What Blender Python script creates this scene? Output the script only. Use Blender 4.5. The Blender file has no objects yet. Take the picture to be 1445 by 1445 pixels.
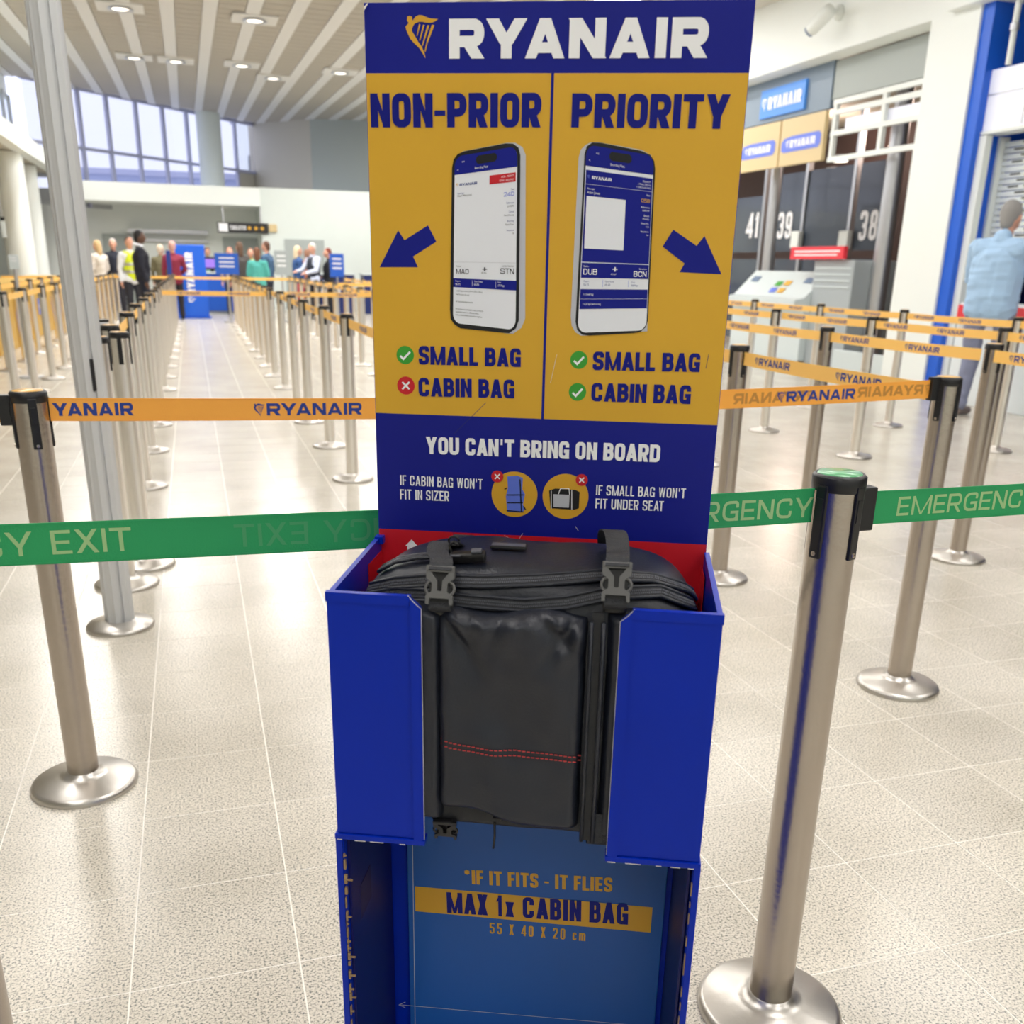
import bpy, bmesh, math, random
from mathutils import Vector, Matrix, noise
from mathutils.geometry import tessellate_polygon
random.seed(7)
SC = bpy.context.scene
COL = SC.collection
PI = math.pi

# ------------------------------------------------------------------ camera, world, lights
F, PITCH, ROLL, HC, CY, YAW = 1375.2, .3471, .0202, 1.2794, 874.5, .3085
_F = Vector((0, math.cos(PITCH), -math.sin(PITCH)))
_U = Vector((0, math.sin(PITCH), math.cos(PITCH)))
_R = Vector((1, 0, 0))
RZ = Matrix.Rotation(-YAW, 3, 'Z')
CR = RZ @ (math.cos(ROLL) * _R + math.sin(ROLL) * _U)
CU = RZ @ (-math.sin(ROLL) * _R + math.cos(ROLL) * _U)
CF = RZ @ _F
CP = Vector((0, 0, HC))
cd = bpy.data.cameras.new('camera')
cam = bpy.data.objects.new('camera', cd)
COL.objects.link(cam)
m3 = Matrix((CR, CU, -CF)).transposed()
cam.matrix_world = Matrix.Translation(CP) @ m3.to_4x4()
cd.sensor_width = 36
cd.lens = F / 1445 * 36
cd.shift_y = (CY - 722.5) / 1445
cd.clip_end = 400
cd.dof.use_dof = True
cd.dof.focus_distance = 1.45
cd.dof.aperture_fstop = 7.0
SC.camera = cam

SC.view_settings.view_transform = 'Standard'
SC.view_settings.look = 'None'
SC.view_settings.gamma = 1
SC.view_settings.exposure = 0.22

W = bpy.data.worlds.new('world')
SC.world = W
W.use_nodes = True
bg = W.node_tree.nodes['Background']
bg.inputs[0].default_value = (.76, .80, 1.0, 1)
bg.inputs[1].default_value = 1.8

LAMP = 5.7      # strength of the added ceiling light panels


def sr(r, g, b):
    def c(v):
        v /= 255.
        return v / 12.92 if v <= .04045 else ((v + .055) / 1.055) ** 2.4
    return (c(r), c(g), c(b), 1)


# ------------------------------------------------------------------ materials
def mat(name, col, rough=.5, metal=0., spec=.5, bump=0, bscale=60, var=0, vscale=5, emit=0, coat=0, aniso=0):
    m = bpy.data.materials.new(name)
    m.use_nodes = True
    nt = m.node_tree
    b = nt.nodes['Principled BSDF']
    b.inputs['Base Color'].default_value = col
    b.inputs['Roughness'].default_value = rough
    b.inputs['Metallic'].default_value = metal
    b.inputs['Specular IOR Level'].default_value = spec
    if coat:
        b.inputs['Coat Weight'].default_value = coat
    if emit:
        b.inputs['Emission Color'].default_value = col
        b.inputs['Emission Strength'].default_value = emit
    if bump or var:
        tc = nt.nodes.new('ShaderNodeTexCoord')
    if bump:
        n = nt.nodes.new('ShaderNodeTexNoise')
        n.inputs['Scale'].default_value = bscale
        n.inputs['Detail'].default_value = 4
        nt.links.new(tc.outputs['Object'], n.inputs['Vector'])
        bp = nt.nodes.new('ShaderNodeBump')
        bp.inputs['Strength'].default_value = bump
        bp.inputs['Distance'].default_value = .004
        nt.links.new(n.outputs['Fac'], bp.inputs['Height'])
        nt.links.new(bp.outputs['Normal'], b.inputs['Normal'])
    if var:
        n2 = nt.nodes.new('ShaderNodeTexNoise')
        n2.inputs['Scale'].default_value = vscale
        n2.inputs['Detail'].default_value = 5
        nt.links.new(tc.outputs['Object'], n2.inputs['Vector'])
        mx = nt.nodes.new('ShaderNodeMix')
        mx.data_type = 'RGBA'
        mx.inputs[6].default_value = [c * (1 - var) for c in col[:3]] + [1]
        mx.inputs[7].default_value = [min(1, c * (1 + var)) for c in col[:3]] + [1]
        nt.links.new(n2.outputs['Fac'], mx.inputs[0])
        nt.links.new(mx.outputs[2], b.inputs['Base Color'])
    return m


def terrazzo():
    m = bpy.data.materials.new('terrazzo')
    m.use_nodes = True
    nt = m.node_tree
    b = nt.nodes['Principled BSDF']
    g = nt.nodes.new('ShaderNodeNewGeometry')
    v = nt.nodes.new('ShaderNodeTexNoise')
    v.inputs['Scale'].default_value = 210
    v.inputs['Detail'].default_value = 2.5
    v.inputs['Roughness'].default_value = .6
    nt.links.new(g.outputs['Position'], v.inputs['Vector'])
    r = nt.nodes.new('ShaderNodeValToRGB')
    e = r.color_ramp.elements
    e[0].position = .36
    e[0].color = sr(124, 128, 124)
    e[1].position = .47
    e[1].color = sr(212, 205, 191)
    x = e.new(.43)
    x.color = sr(184, 178, 166)
    x = e.new(.60)
    x.color = sr(232, 225, 213)
    nt.links.new(v.outputs['Fac'], r.inputs[0])
    v2 = nt.nodes.new('ShaderNodeTexNoise')
    v2.inputs['Scale'].default_value = 2.2
    v2.inputs['Detail'].default_value = 5
    nt.links.new(g.outputs['Position'], v2.inputs['Vector'])
    r2 = nt.nodes.new('ShaderNodeValToRGB')
    r2.color_ramp.elements[0].position = .3
    r2.color_ramp.elements[0].color = (.84, .83, .80, 1)
    r2.color_ramp.elements[1].position = .62
    r2.color_ramp.elements[1].color = (1, 1, 1, 1)
    nt.links.new(v2.outputs['Fac'], r2.inputs[0])
    oi = nt.nodes.new('ShaderNodeObjectInfo')
    mr = nt.nodes.new('ShaderNodeMapRange')
    mr.inputs[3].default_value = .95
    mr.inputs[4].default_value = 1.03
    nt.links.new(oi.outputs['Random'], mr.inputs[0])
    mx = nt.nodes.new('ShaderNodeMix')
    mx.data_type = 'RGBA'
    mx.blend_type = 'MULTIPLY'
    mx.inputs[0].default_value = 1
    nt.links.new(r.outputs[0], mx.inputs[6])
    nt.links.new(r2.outputs[0], mx.inputs[7])
    vm = nt.nodes.new('ShaderNodeVectorMath')
    vm.operation = 'SCALE'
    nt.links.new(mx.outputs[2], vm.inputs[0])
    nt.links.new(mr.outputs[0], vm.inputs['Scale'])
    nt.links.new(vm.outputs[0], b.inputs['Base Color'])
    b.inputs['Roughness'].default_value = .24
    b.inputs['Specular IOR Level'].default_value = .6
    return m


M = dict(
    floor=terrazzo(),
    grout=mat('grout', sr(246, 242, 234), .6),
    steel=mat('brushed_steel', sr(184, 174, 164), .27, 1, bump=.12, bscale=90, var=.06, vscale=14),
    steel_far=mat('highlit_far_steel', sr(242, 238, 232), .30, 1),  # lamp highlights on the far poles put into a paler base colour
    base=mat('cast_base_metal', sr(200, 196, 190), .33, 1, bump=.15, bscale=40),
    black=mat('black_plastic', sr(22, 22, 25), .38),
    cap_green=mat('green_cap', sr(96, 176, 120), .35, coat=.5),
    cap_yellow=mat('yellow_cap', sr(228, 178, 92), .35, coat=.5),
    cap_grey=mat('grey_cap', sr(190, 190, 188), .3, .6),
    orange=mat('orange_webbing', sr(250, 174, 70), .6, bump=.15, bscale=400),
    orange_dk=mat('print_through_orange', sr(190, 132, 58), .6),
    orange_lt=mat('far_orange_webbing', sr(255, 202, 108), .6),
    green=mat('green_webbing', sr(32, 158, 94), .6, bump=.2, bscale=400),
    green_lt=mat('pale_green_print', sr(160, 200, 140), .6),
    green_gh=mat('print_through_green', sr(70, 160, 104), .6),
    print_blue=mat('blue_print', sr(28, 56, 140), .5),
    navy=mat('navy_print', sr(16, 26, 138), .42, spec=.25, var=.12, vscale=6),
    navy_t=mat('navy_lettering', sr(18, 26, 130), .4, spec=.2),
    navy_d=mat('navy_board', sr(14, 28, 105), .4),
    yellow=mat('yellow_print', sr(222, 173, 54), .4, var=.05, vscale=7, bump=.2, bscale=14, spec=.3),
    yellow_t=mat('yellow_lettering', sr(222, 168, 44), .42),
    red=mat('red_print', sr(206, 24, 40), .4),
    white_p=mat('white_print', sr(250, 251, 255), .4),
    screen_w=mat('screen_white_print', sr(240, 243, 252), .35),
    green_i=mat('green_icon', sr(56, 160, 48), .4),
    inkdark=mat('dark_ink', sr(45, 48, 60), .4),
    silver=mat('silver_print', sr(196, 198, 206), .35),
    blackp=mat('black_print', sr(12, 12, 18), .35),
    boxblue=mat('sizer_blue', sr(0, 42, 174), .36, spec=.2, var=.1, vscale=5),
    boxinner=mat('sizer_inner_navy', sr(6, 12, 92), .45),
    backblue=mat('sizer_back_blue', sr(14, 90, 176), .4),
    worn=mat('worn_cardboard', sr(150, 124, 92), .8, bump=.6, bscale=120, var=.3, vscale=60),
    wornw=mat('worn_white_edge', sr(220, 216, 210), .7),
    bag=mat('bag_nylon', sr(28, 32, 44), .37, spec=.5, bump=.18, bscale=340),
    bag_d=mat('bag_dark_nylon', sr(28, 30, 36), .55, bump=.2, bscale=300),
    zip=mat('zip_teeth', sr(84, 86, 96), .4),
    web=mat('black_webbing', sr(44, 46, 52), .6, bump=.5, bscale=500),
    buckle=mat('grey_buckle_plastic', sr(98, 98, 98), .38),
    redthread=mat('red_thread', sr(190, 60, 62), .6),
    wall=mat('white_wall', sr(222, 230, 226), .6, var=.02),
    wallw=mat('bright_white_wall', sr(238, 243, 240), .55),
    wallg=mat('grey_green_wall', sr(172, 180, 178), .6),
    wallb=mat('beige_wall', sr(190, 186, 172), .6),
    ceil=mat('ceiling_tile_grey', sr(170, 164, 152), .6, var=.06, vscale=.8),
    ceil_s=mat('ceiling_strip_white', sr(214, 214, 212), .5),
    ceil_b=mat('ceiling_joint', sr(205, 202, 195), .6),
    alum=mat('aluminium', sr(200, 202, 206), .36, .85),
    alum_m=mat('window_mullion', sr(176, 180, 206), .4, .1),
    dark=mat('dark_interior', sr(74, 54, 50), .6, var=.2, vscale=1),
    darkg=mat('dark_grey_panel', sr(72, 80, 92), .22, coat=.4),
    blueb=mat('bright_blue_panel', sr(22, 96, 216), .4),
    bluec=mat('blue_counter', sr(30, 90, 196), .4),
    navyw=mat('navy_fascia', sr(10, 34, 98), .4),
    signb=mat('blue_sign', sr(64, 130, 208), .4, emit=.25),
    signy=mat('yellow_sign', sr(206, 184, 138), .4, emit=.1),
    signp=mat('sign_purple_blue', sr(96, 120, 222), .4),
    signg=mat('grey_sign_fascia', sr(120, 138, 156), .4),
    lightbox=mat('lightbox_white', sr(232, 234, 246), .3, emit=.15),
    shut=mat('white_shutter', sr(232, 240, 244), .4),
    deskw=mat('desk_laminate', sr(206, 216, 218), .35),
    deskg=mat('desk_grey', sr(168, 176, 180), .4),
    counter_y=mat('yellow_counter', sr(206, 166, 70), .45),
    redsign=mat('red_notice', sr(230, 56, 70), .4),
    lens=mat('dark_lens', sr(120, 140, 170), .1),
    lampglow=mat('lamp_glow', (1, .93, .8, 1), .4, emit=3),
    panelglow=mat('added_light_panel', (1, .975, .95, 1), .4, emit=LAMP),
    screen=mat('monitor_screen', sr(130, 100, 190), .3, emit=.6),
    hill=mat('hazy_far_building', sr(166, 174, 204), .8),  # distance haze is mixed into this colour
    skin=mat('skin', sr(214, 160, 136), .5),
    skin_d=mat('dark_skin', sr(90, 62, 50), .5),
    mouth=mat('lips', sr(180, 104, 96), .5),
    eye=mat('eye', sr(40, 36, 34), .2),
)


def glassmat(name='clear_glass', tint=(.93, .95, .97, 1)):
    m = bpy.data.materials.new(name)
    m.use_nodes = True
    nt = m.node_tree
    nt.nodes.remove(nt.nodes['Principled BSDF'])
    o = nt.nodes['Material Output']
    t = nt.nodes.new('ShaderNodeBsdfTransparent')
    t.inputs[0].default_value = tint
    g = nt.nodes.new('ShaderNodeBsdfGlossy')
    g.inputs['Roughness'].default_value = .03
    x = nt.nodes.new('ShaderNodeMixShader')
    x.inputs[0].default_value = .07
    nt.links.new(t.outputs[0], x.inputs[1])
    nt.links.new(g.outputs[0], x.inputs[2])
    nt.links.new(x.outputs[0], o.inputs[0])
    return m


M['glass'] = glassmat()
M['glass_tint'] = glassmat('solar_glass', (.80, .80, .82, 1))


def blindmat():
    m = bpy.data.materials.new('translucent_blind')
    m.use_nodes = True
    nt = m.node_tree
    b = nt.nodes['Principled BSDF']
    b.inputs['Base Color'].default_value = sr(236, 244, 240)
    t = nt.nodes.new('ShaderNodeBsdfTranslucent')
    t.inputs[0].default_value = sr(236, 246, 240)
    x = nt.nodes.new('ShaderNodeMixShader')
    x.inputs[0].default_value = .55
    nt.links.new(b.outputs[0], x.inputs[1])
    nt.links.new(t.outputs[0], x.inputs[2])
    nt.links.new(x.outputs[0], nt.nodes['Material Output'].inputs[0])
    return m


M['blind'] = blindmat()
cloth_cache = {}


def cloth(r, g, b):
    k = (r, g, b)
    if k not in cloth_cache:
        cloth_cache[k] = mat('cloth_%d_%d_%d' % k, sr(*k), .8, bump=.3, bscale=40, var=.08, vscale=6)
    return cloth_cache[k]


# ------------------------------------------------------------------ object helpers
def MM(m):
    return M[m] if isinstance(m, str) else m


def link(name, me, m=None, parent=None, loc=None, rot=None):
    o = bpy.data.objects.new(name, me)
    COL.objects.link(o)
    if m is not None and not me.materials:
        me.materials.append(MM(m))
    if parent is not None:
        o.parent = parent
    if loc is not None:
        o.location = loc
    if rot is not None:
        o.rotation_euler = rot
    return o


def mesh(name, bm, smooth=False):
    me = bpy.data.meshes.new(name)
    bm.normal_update()
    bm.to_mesh(me)
    bm.free()
    if smooth:
        for p in me.polygons:
            p.use_smooth = True
    return me


def obj(name, bm, m, parent=None, loc=None, rot=None, smooth=False):
    return link(name, mesh(name, bm, smooth), m, parent, loc, rot)


def empty(name, loc=(0, 0, 0), rz=0, parent=None):
    o = bpy.data.objects.new(name, None)
    COL.objects.link(o)
    o.location = loc
    o.rotation_euler = (0, 0, rz)
    o.empty_display_size = .1
    if parent is not None:
        o.parent = parent
    return o


def tag(o, label, cat, group=None, kind=None):
    o['label'] = label
    o['category'] = cat
    if group:
        o['group'] = group
    if kind:
        o['kind'] = kind
    return o


def st(o):
    o['kind'] = 'structure'
    return o


def tree(o, parent=None):
    c = o.copy()
    COL.objects.link(c)
    c.parent = parent
    for ch in list(o.children):
        tree(ch, c)
    return c


def box(bm, x0, x1, y0, y1, z0, z1, bev=0):
    r = bmesh.ops.create_cube(bm, size=1)
    vs = r['verts']
    for v in vs:
        v.co = Vector(((x0 + x1) / 2 + v.co.x * (x1 - x0), (y0 + y1) / 2 + v.co.y * (y1 - y0), (z0 + z1) / 2 + v.co.z * (z1 - z0)))
    if bev:
        es = list({e for v in vs for e in v.link_edges})
        bmesh.ops.bevel(bm, geom=es, offset=bev, segments=2, affect='EDGES', profile=.6)
    return bm


def B(x0, x1, y0, y1, z0, z1, bev=0):
    return box(bmesh.new(), x0, x1, y0, y1, z0, z1, bev)


def lathe(prof, n=32, bm=None, c=(0, 0)):
    bm = bm or bmesh.new()
    rings = []
    for r, z in prof:
        if r < 1e-6:
            rings.append([bm.verts.new((c[0], c[1], z))])
        else:
            rings.append([bm.verts.new((c[0] + r * math.cos(2 * PI * i / n), c[1] + r * math.sin(2 * PI * i / n), z)) for i in range(n)])
    for a, b in zip(rings, rings[1:]):
        for i in range(n):
            j = (i + 1) % n
            if len(a) == 1 and len(b) > 1:
                bm.faces.new((a[0], b[j], b[i]))
            elif len(b) == 1 and len(a) > 1:
                bm.faces.new((a[i], a[j], b[0]))
            elif len(a) > 1:
                bm.faces.new((a[i], a[j], b[j], b[i]))
    return bm


def tube(pts, r, n=10, bm=None, flat=1.0):
    bm = bm or bmesh.new()
    pts = [Vector(p) for p in pts]
    rings = []
    for i, p in enumerate(pts):
        t = (pts[min(i + 1, len(pts) - 1)] - pts[max(i - 1, 0)]).normalized()
        a = t.orthogonal().normalized() if i == 0 else (a - t * a.dot(t)).normalized()
        b = t.cross(a)
        rr = r[i] if isinstance(r, (list, tuple)) else r
        rings.append([bm.verts.new(p + (a * math.cos(2 * PI * k / n) + b * math.sin(2 * PI * k / n) * flat) * rr) for k in range(n)])
    for a_, b_ in zip(rings, rings[1:]):
        for k in range(n):
            j = (k + 1) % n
            bm.faces.new((a_[k], a_[j], b_[j], b_[k]))
    bm.faces.new(rings[0][::-1])
    bm.faces.new(rings[-1])
    return bm


def prism(pts, y0, y1, bm=None):
    """polygon (x,z) extruded along y"""
    bm = bm or bmesh.new()
    n = len(pts)
    a = [bm.verts.new((p[0], y0, p[1])) for p in pts]
    b = [bm.verts.new((p[0], y1, p[1])) for p in pts]
    tri = tessellate_polygon([[Vector((p[0], p[1], 0)) for p in pts]])
    for t in tri:
        try:
            bm.faces.new([a[i] for i in t])
            bm.faces.new([b[i] for i in reversed(t)])
        except ValueError:
            pass
    for i in range(n):
        j = (i + 1) % n
        bm.faces.new((a[i], b[i], b[j], a[j]))
    bmesh.ops.recalc_face_normals(bm, faces=bm.faces)
    return bm


def ribbon(pts, widths, dirs, th, bm=None):
    """strip along pts, half-width dir vectors"""
    bm = bm or bmesh.new()
    pts = [Vector(p) for p in pts]
    rows = []
    for i, p in enumerate(pts):
        t = (pts[min(i + 1, len(pts) - 1)] - pts[max(i - 1, 0)]).normalized()
        d = Vector(dirs[i] if isinstance(dirs, list) else dirs).normalized()
        nrm = t.cross(d).normalized() * th / 2
        w = (widths[i] if isinstance(widths, (list, tuple)) else widths) / 2
        rows.append([bm.verts.new(q) for q in (p - d * w - nrm, p + d * w - nrm, p + d * w + nrm, p - d * w + nrm)])
    for a, b in zip(rows, rows[1:]):
        for k in range(4):
            j = (k + 1) % 4
            bm.faces.new((a[k], a[j], b[j], b[k]))
    bm.faces.new(rows[0][::-1])
    bm.faces.new(rows[-1])
    bmesh.ops.recalc_face_normals(bm, faces=bm.faces)
    return bm


# where a line of sight of the photograph meets a known plane of the hall
def ray(px, py):
    return CF + CR * ((px - 722.5) / F) - CU * ((py - CY) / F)


def on_plane(px, py, p, n):
    r = ray(px, py)
    return CP + r * ((Vector(p) - CP).dot(Vector(n)) / r.dot(Vector(n)))


def on_floor(px, py, z=0):
    return on_plane(px, py, (0, 0, z), (0, 0, 1))


def on_u(px, py, u):
    return on_plane(px, py, (u, 0, 0), (1, 0, 0))


def on_v(px, py, v):
    return on_plane(px, py, (0, v, 0), (0, 1, 0))


# ------------------------------------------------------------------ lettering: a stroke alphabet
def clipy(poly, lo, hi):
    for s, lim in ((1, lo), (-1, hi)):
        out = []
        for i in range(len(poly)):
            a, b = poly[i], poly[(i + 1) % len(poly)]
            ia, ib = s * (a[1] - lim) >= -1e-9, s * (b[1] - lim) >= -1e-9
            if ia:
                out.append(a)
            if ia != ib:
                t = (lim - a[1]) / (b[1] - a[1])
                out.append((a[0] + t * (b[0] - a[0]), lim))
        poly = out
        if len(poly) < 3:
            return []
    return poly


def rnd(pts, r, closed=False, seg=5):
    out = []
    n = len(pts)
    for i, p in enumerate(pts):
        p = Vector(p[:2]) if len(p) > 2 else Vector(p)
        rr = pts[i][2] if len(pts[i]) > 2 else r
        if not closed and i in (0, n - 1) or rr <= 0:
            out.append(tuple(p))
            continue
        a, b = Vector(pts[(i - 1) % n][:2]), Vector(pts[(i + 1) % n][:2])
        la, lb = (a - p).length, (b - p).length
        q = min(rr, la * .5, lb * .5)
        A, Bv = p + (a - p).normalized() * q, p + (b - p).normalized() * q
        for k in range(seg + 1):
            t = k / seg
            out.append(tuple((1 - t) ** 2 * A + 2 * t * (1 - t) * p + t * t * Bv))
    return out


def strip(pts, t, closed=False):
    n = len(pts)
    P = [Vector(p) for p in pts]
    L, R = [], []
    for i in range(n):
        a = P[(i - 1) % n] if (closed or i > 0) else None
        b = P[(i + 1) % n] if (closed or i < n - 1) else None
        d1 = (P[i] - a).normalized() if a is not None and (P[i] - a).length > 1e-9 else None
        d2 = (b - P[i]).normalized() if b is not None and (b - P[i]).length > 1e-9 else None
        d1 = d1 or d2
        d2 = d2 or d1
        n1, n2 = Vector((-d1.y, d1.x)), Vector((-d2.y, d2.x))
        m = n1 + n2
        if m.length < 1e-6:
            m = n1
        m.normalize()
        k = min(1 / max(m.dot(n1), .4), 1.6) * t / 2
        L.append(tuple(P[i] + m * k))
        R.append(tuple(P[i] - m * k))
    out = []
    for i in range(n if closed else n - 1):
        j = (i + 1) % n
        out.append([L[i], R[i], R[j], L[j]])
    return out


def glyph(ch, w, h, t):
    th = t * .86
    L, R, Bo, T = t / 2, w - t / 2, th / 2, h - th / 2
    r = min(w * .62, h * .36)
    m = h * .5
    o = []

    def v(x, a=0, b=h):
        o.append([(x - t / 2, a), (x + t / 2, a), (x + t / 2, b), (x - t / 2, b)])

    def hb(y, a, b):
        o.append([(a, y - th / 2), (b, y - th / 2), (b, y + th / 2), (a, y + th / 2)])

    def dg(x0, y0, x1, y1, k=1.0):
        q = t * k * math.hypot(x1 - x0, y1 - y0) / abs(y1 - y0) / 2
        q = min(q, t * .75)
        o.append([(x0 - q, y0), (x0 + q, y0), (x1 + q, y1), (x1 - q, y1)])

    def path(p, rr=None, closed=False):
        o.extend(strip(rnd(p, r if rr is None else rr, closed), (t + th) / 2, closed))
    q = t * .62
    if ch in 'IL1|':
        pass
    if ch == 'I' or ch == '|':
        v(w / 2)
    elif ch == 'A':
        dg(q, 0, w / 2, h, .95); dg(w - q, 0, w / 2, h, .95); hb(h * .27, w * .25, w * .75)
    elif ch == 'N':
        v(L); v(R)
        if w < h * .75:
            dg(L + t * .1, h, R - t * .1, 0, .55)
        else:
            dg(L, h, R, 0)
    elif ch == 'M':
        v(L); v(R); dg(L, h, w / 2, 0, .6); dg(R, h, w / 2, 0, .6)
    elif ch == 'V':
        dg(q, h, w / 2, 0); dg(w - q, h, w / 2, 0)
    elif ch == 'W':
        dg(q, h, w * .28, 0, .8); dg(w / 2, h, w * .28, 0, .8); dg(w / 2, h, w * .72, 0, .8); dg(w - q, h, w * .72, 0, .8)
    elif ch == 'Y':
        dg(q, h, w / 2, h * .36); dg(w - q, h, w / 2, h * .36); v(w / 2, 0, h * .42)
    elif ch == 'X':
        dg(q, h, w - q, 0); dg(w - q, h, q, 0)
    elif ch == 'x':
        H = h * .72
        dg(q, H, w - q, 0); dg(w - q, H, q, 0)
    elif ch == 'Z':
        hb(T, 0, w); hb(Bo, 0, w); dg(L, th * .5, R, h - th * .5)
    elif ch == 'T':
        v(w / 2); hb(T, 0, w)
    elif ch == 'L':
        v(L); hb(Bo, 0, w)
    elif ch == 'E':
        v(L); hb(T, 0, w); hb(Bo, 0, w); hb(m, 0, w * .92)
    elif ch == 'F':
        v(L); hb(T, 0, w); hb(m, 0, w * .92)
    elif ch == 'H':
        v(L); v(R); hb(m, 0, w)
    elif ch == 'O' or ch == '0':
        path([(L, T), (R, T), (R, Bo), (L, Bo)], closed=True)
    elif ch == 'C':
        path([(R, h * .64), (R, T), (L, T), (L, Bo), (R, Bo), (R, h * .36)])
    elif ch == 'G':
        path([(R, h * .66), (R, T), (L, T), (L, Bo), (R, Bo), (R, h * .46)]); hb(h * .44, w * .5, w)
        v(R, 0, h * .48)
    elif ch == 'U':
        path([(L, h), (L, Bo), (R, Bo), (R, h)])
    elif ch == 'D':
        v(L); path([(L, T, 0), (R, T), (R, Bo), (L, Bo, 0)])
    elif ch in 'PR':
        v(L); path([(L, T), (R, T), (R, h * .43), (L, h * .43)], min(r, h * .28))
        if ch == 'R':
            dg(w * .5, h * .46, w - q, 0)
    elif ch == 'B':
        v(L); path([(L, T), (R - t * .12, T), (R - t * .12, h * .52), (L, h * .52)], min(r, h * .24))
        path([(L, h * .52), (R, h * .52), (R, Bo), (L, Bo)], min(r, h * .26))
    elif ch == 'S':
        path([(R, h * .68), (R, T), (L, T), (L, h * .53), (R, h * .47), (R, Bo), (L, Bo), (L, h * .32)], min(r, h * .26))
    elif ch == '1':
        v(w * .55); dg(w * .55, h, w * .12, h * .70, .45)
    elif ch == '2':
        path([(L, h * .7), (L, T), (R, T), (R, h * .55)]); dg(L, th * .6, R, h * .58); hb(Bo, 0, w)
    elif ch == '3':
        path([(L, h * .72), (L, T), (R, T), (R, m), (w * .4, m)], h * .24)
        path([(w * .4, m), (R, m), (R, Bo), (L, Bo), (L, h * .28)], h * .24)
    elif ch == '4':
        v(w * .72); hb(h * .26, 0, w); dg(L * .9, h * .26, w * .72, h, .8)
    elif ch == '5':
        hb(T, 0, w); v(L, m, h); path([(L, h * .58), (R, h * .58), (R, Bo), (L, Bo), (L, h * .26)], h * .24)
    elif ch == '8':
        path([(L + t * .1, T), (R - t * .1, T), (R - t * .1, m), (L + t * .1, m)], h * .22, True)
        path([(L, m), (R, m), (R, Bo), (L, Bo)], h * .24, True)
    elif ch == '9':
        path([(L, T), (R, T), (R, h * .42), (L, h * .42)], h * .24, True)
        path([(R, h * .7), (R, Bo), (L, Bo), (L, h * .28)], h * .24)
    elif ch == '-':
        hb(h * .42, 0, w)
    elif ch == "'":
        v(w / 2, h * .66, h)
    elif ch == '*':
        for a in range(3):
            c, s = math.cos(a * PI / 3 + PI / 2), math.sin(a * PI / 3 + PI / 2)
            R0 = h * .17
            o.extend(strip([(w / 2 - c * R0, h * .82 - s * R0), (w / 2 + c * R0, h * .82 + s * R0)], t * .5))
    elif ch == 'c':
        H = h * .72
        path([(R, H * .7), (R, H - th / 2), (L, H - th / 2), (L, Bo), (R, Bo), (R, H * .3)], H * .3)
    elif ch == 'm':
        H = h * .72
        v(L, 0, H)
        path([(L, H * .7), (L, H - th / 2), (w / 2, H - th / 2), (w / 2, 0)], w * .2)
        path([(w / 2, H * .7), (w / 2, H - th / 2), (R, H - th / 2), (R, 0)], w * .2)
    res = []
    for p in o:
        p = clipy(p, 0, h)
        if len(p) >= 3:
            res.append(p)
    return res


WR = {'M': 1.38, 'W': 1.45, '-': .55, "'": .40, ' ': .42, 'm': 1.3, 'c': .8, 'x': .85, '*': .8, '1': .62, 'A': 1.16, 'Y': 1.16, 'E': .86, 'F': .84, 'L': .82, 'T': .95}


KERN = {'RY': -.10, 'YA': -.22, 'AN': -.04, 'NA': -.04, 'AI': -.02, 'AV': -.2, 'TA': -.12, "N'": 0, 'LA': 0, 'AT': -.12, 'AX': -.05, 'AL': -.03, 'BA': -.03, 'AG': -.03, 'AB': -.03, 'OA': -.03, 'AR': -.03, 'MA': -.03}


def text_polys(s, h, W_, t, gap):
    kk = [KERN.get(s[i:i + 2], 0) * h for i in range(len(s))]
    wsum, fixed = 0, gap * (len(s) - 1) + sum(kk)
    for ch in s:
        if ch == 'I':
            fixed += t
        else:
            wsum += WR.get(ch, 1)
    unit = (W_ - fixed) / wsum
    x = 0
    out = []
    for i_, ch in enumerate(s):
        w = t if ch == 'I' else WR.get(ch, 1) * unit
        if ch != ' ':
            for p in glyph(ch, w, h, min(t, w * .5) if ch != 'I' else t):
                out.append([(x + a, b) for a, b in p])
        x += w + gap + kk[i_]
    return out


def polys_mesh(name, polys, fn, m, parent=None, lift=0.0):
    """polys of 2d points -> one flat mesh, fn maps (a,b)->Vector"""
    bm = bmesh.new()
    # each stroke lies a few microns over the one before, as layers of print do
    nv = (fn(.001, 0) - fn(0, 0)).cross(fn(0, .001) - fn(0, 0)).normalized() if polys else Vector()
    if nv.dot(Vector((0, -1, 0))) < 0 and nv.dot(Vector((-1, 0, 0))) < .5 or nv.x > .5 and abs(nv.y) < .5 and not name == 'emblem_print':
        nv = -nv
    for k_, p in enumerate(polys):
        f0 = fn
        lf = nv * (5e-6 * (k_ % 9))
        fn2 = lambda a, b: fn(a, b) + lf
        if len(p) > 4:
            tri = tessellate_polygon([[Vector((a, b, 0)) for a, b in p]])
            vs = [bm.verts.new(fn2(a, b)) for a, b in p]
            for t in tri:
                try:
                    bm.faces.new([vs[i] for i in t])
                except ValueError:
                    pass
        else:
            vs = [bm.verts.new(fn2(a, b)) for a, b in p]
            try:
                bm.faces.new(vs)
            except ValueError:
                pass
    return obj(name, bm, m, parent)


def small_text(s, size=1.0):
    """built-in font for very small print; returns polys in a unit-high frame"""
    cu = bpy.data.curves.new('t', 'FONT')
    cu.body = s
    cu.size = size
    cu.resolution_u = 2
    o = bpy.data.objects.new('t', cu)
    me = bpy.data.meshes.new_from_object(o)
    out = [[(me.vertices[i].co.x, me.vertices[i].co.y) for i in p.vertices] for p in me.polygons]
    bpy.data.objects.remove(o)
    bpy.data.curves.remove(cu)
    bpy.data.meshes.remove(me)
    return out


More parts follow.
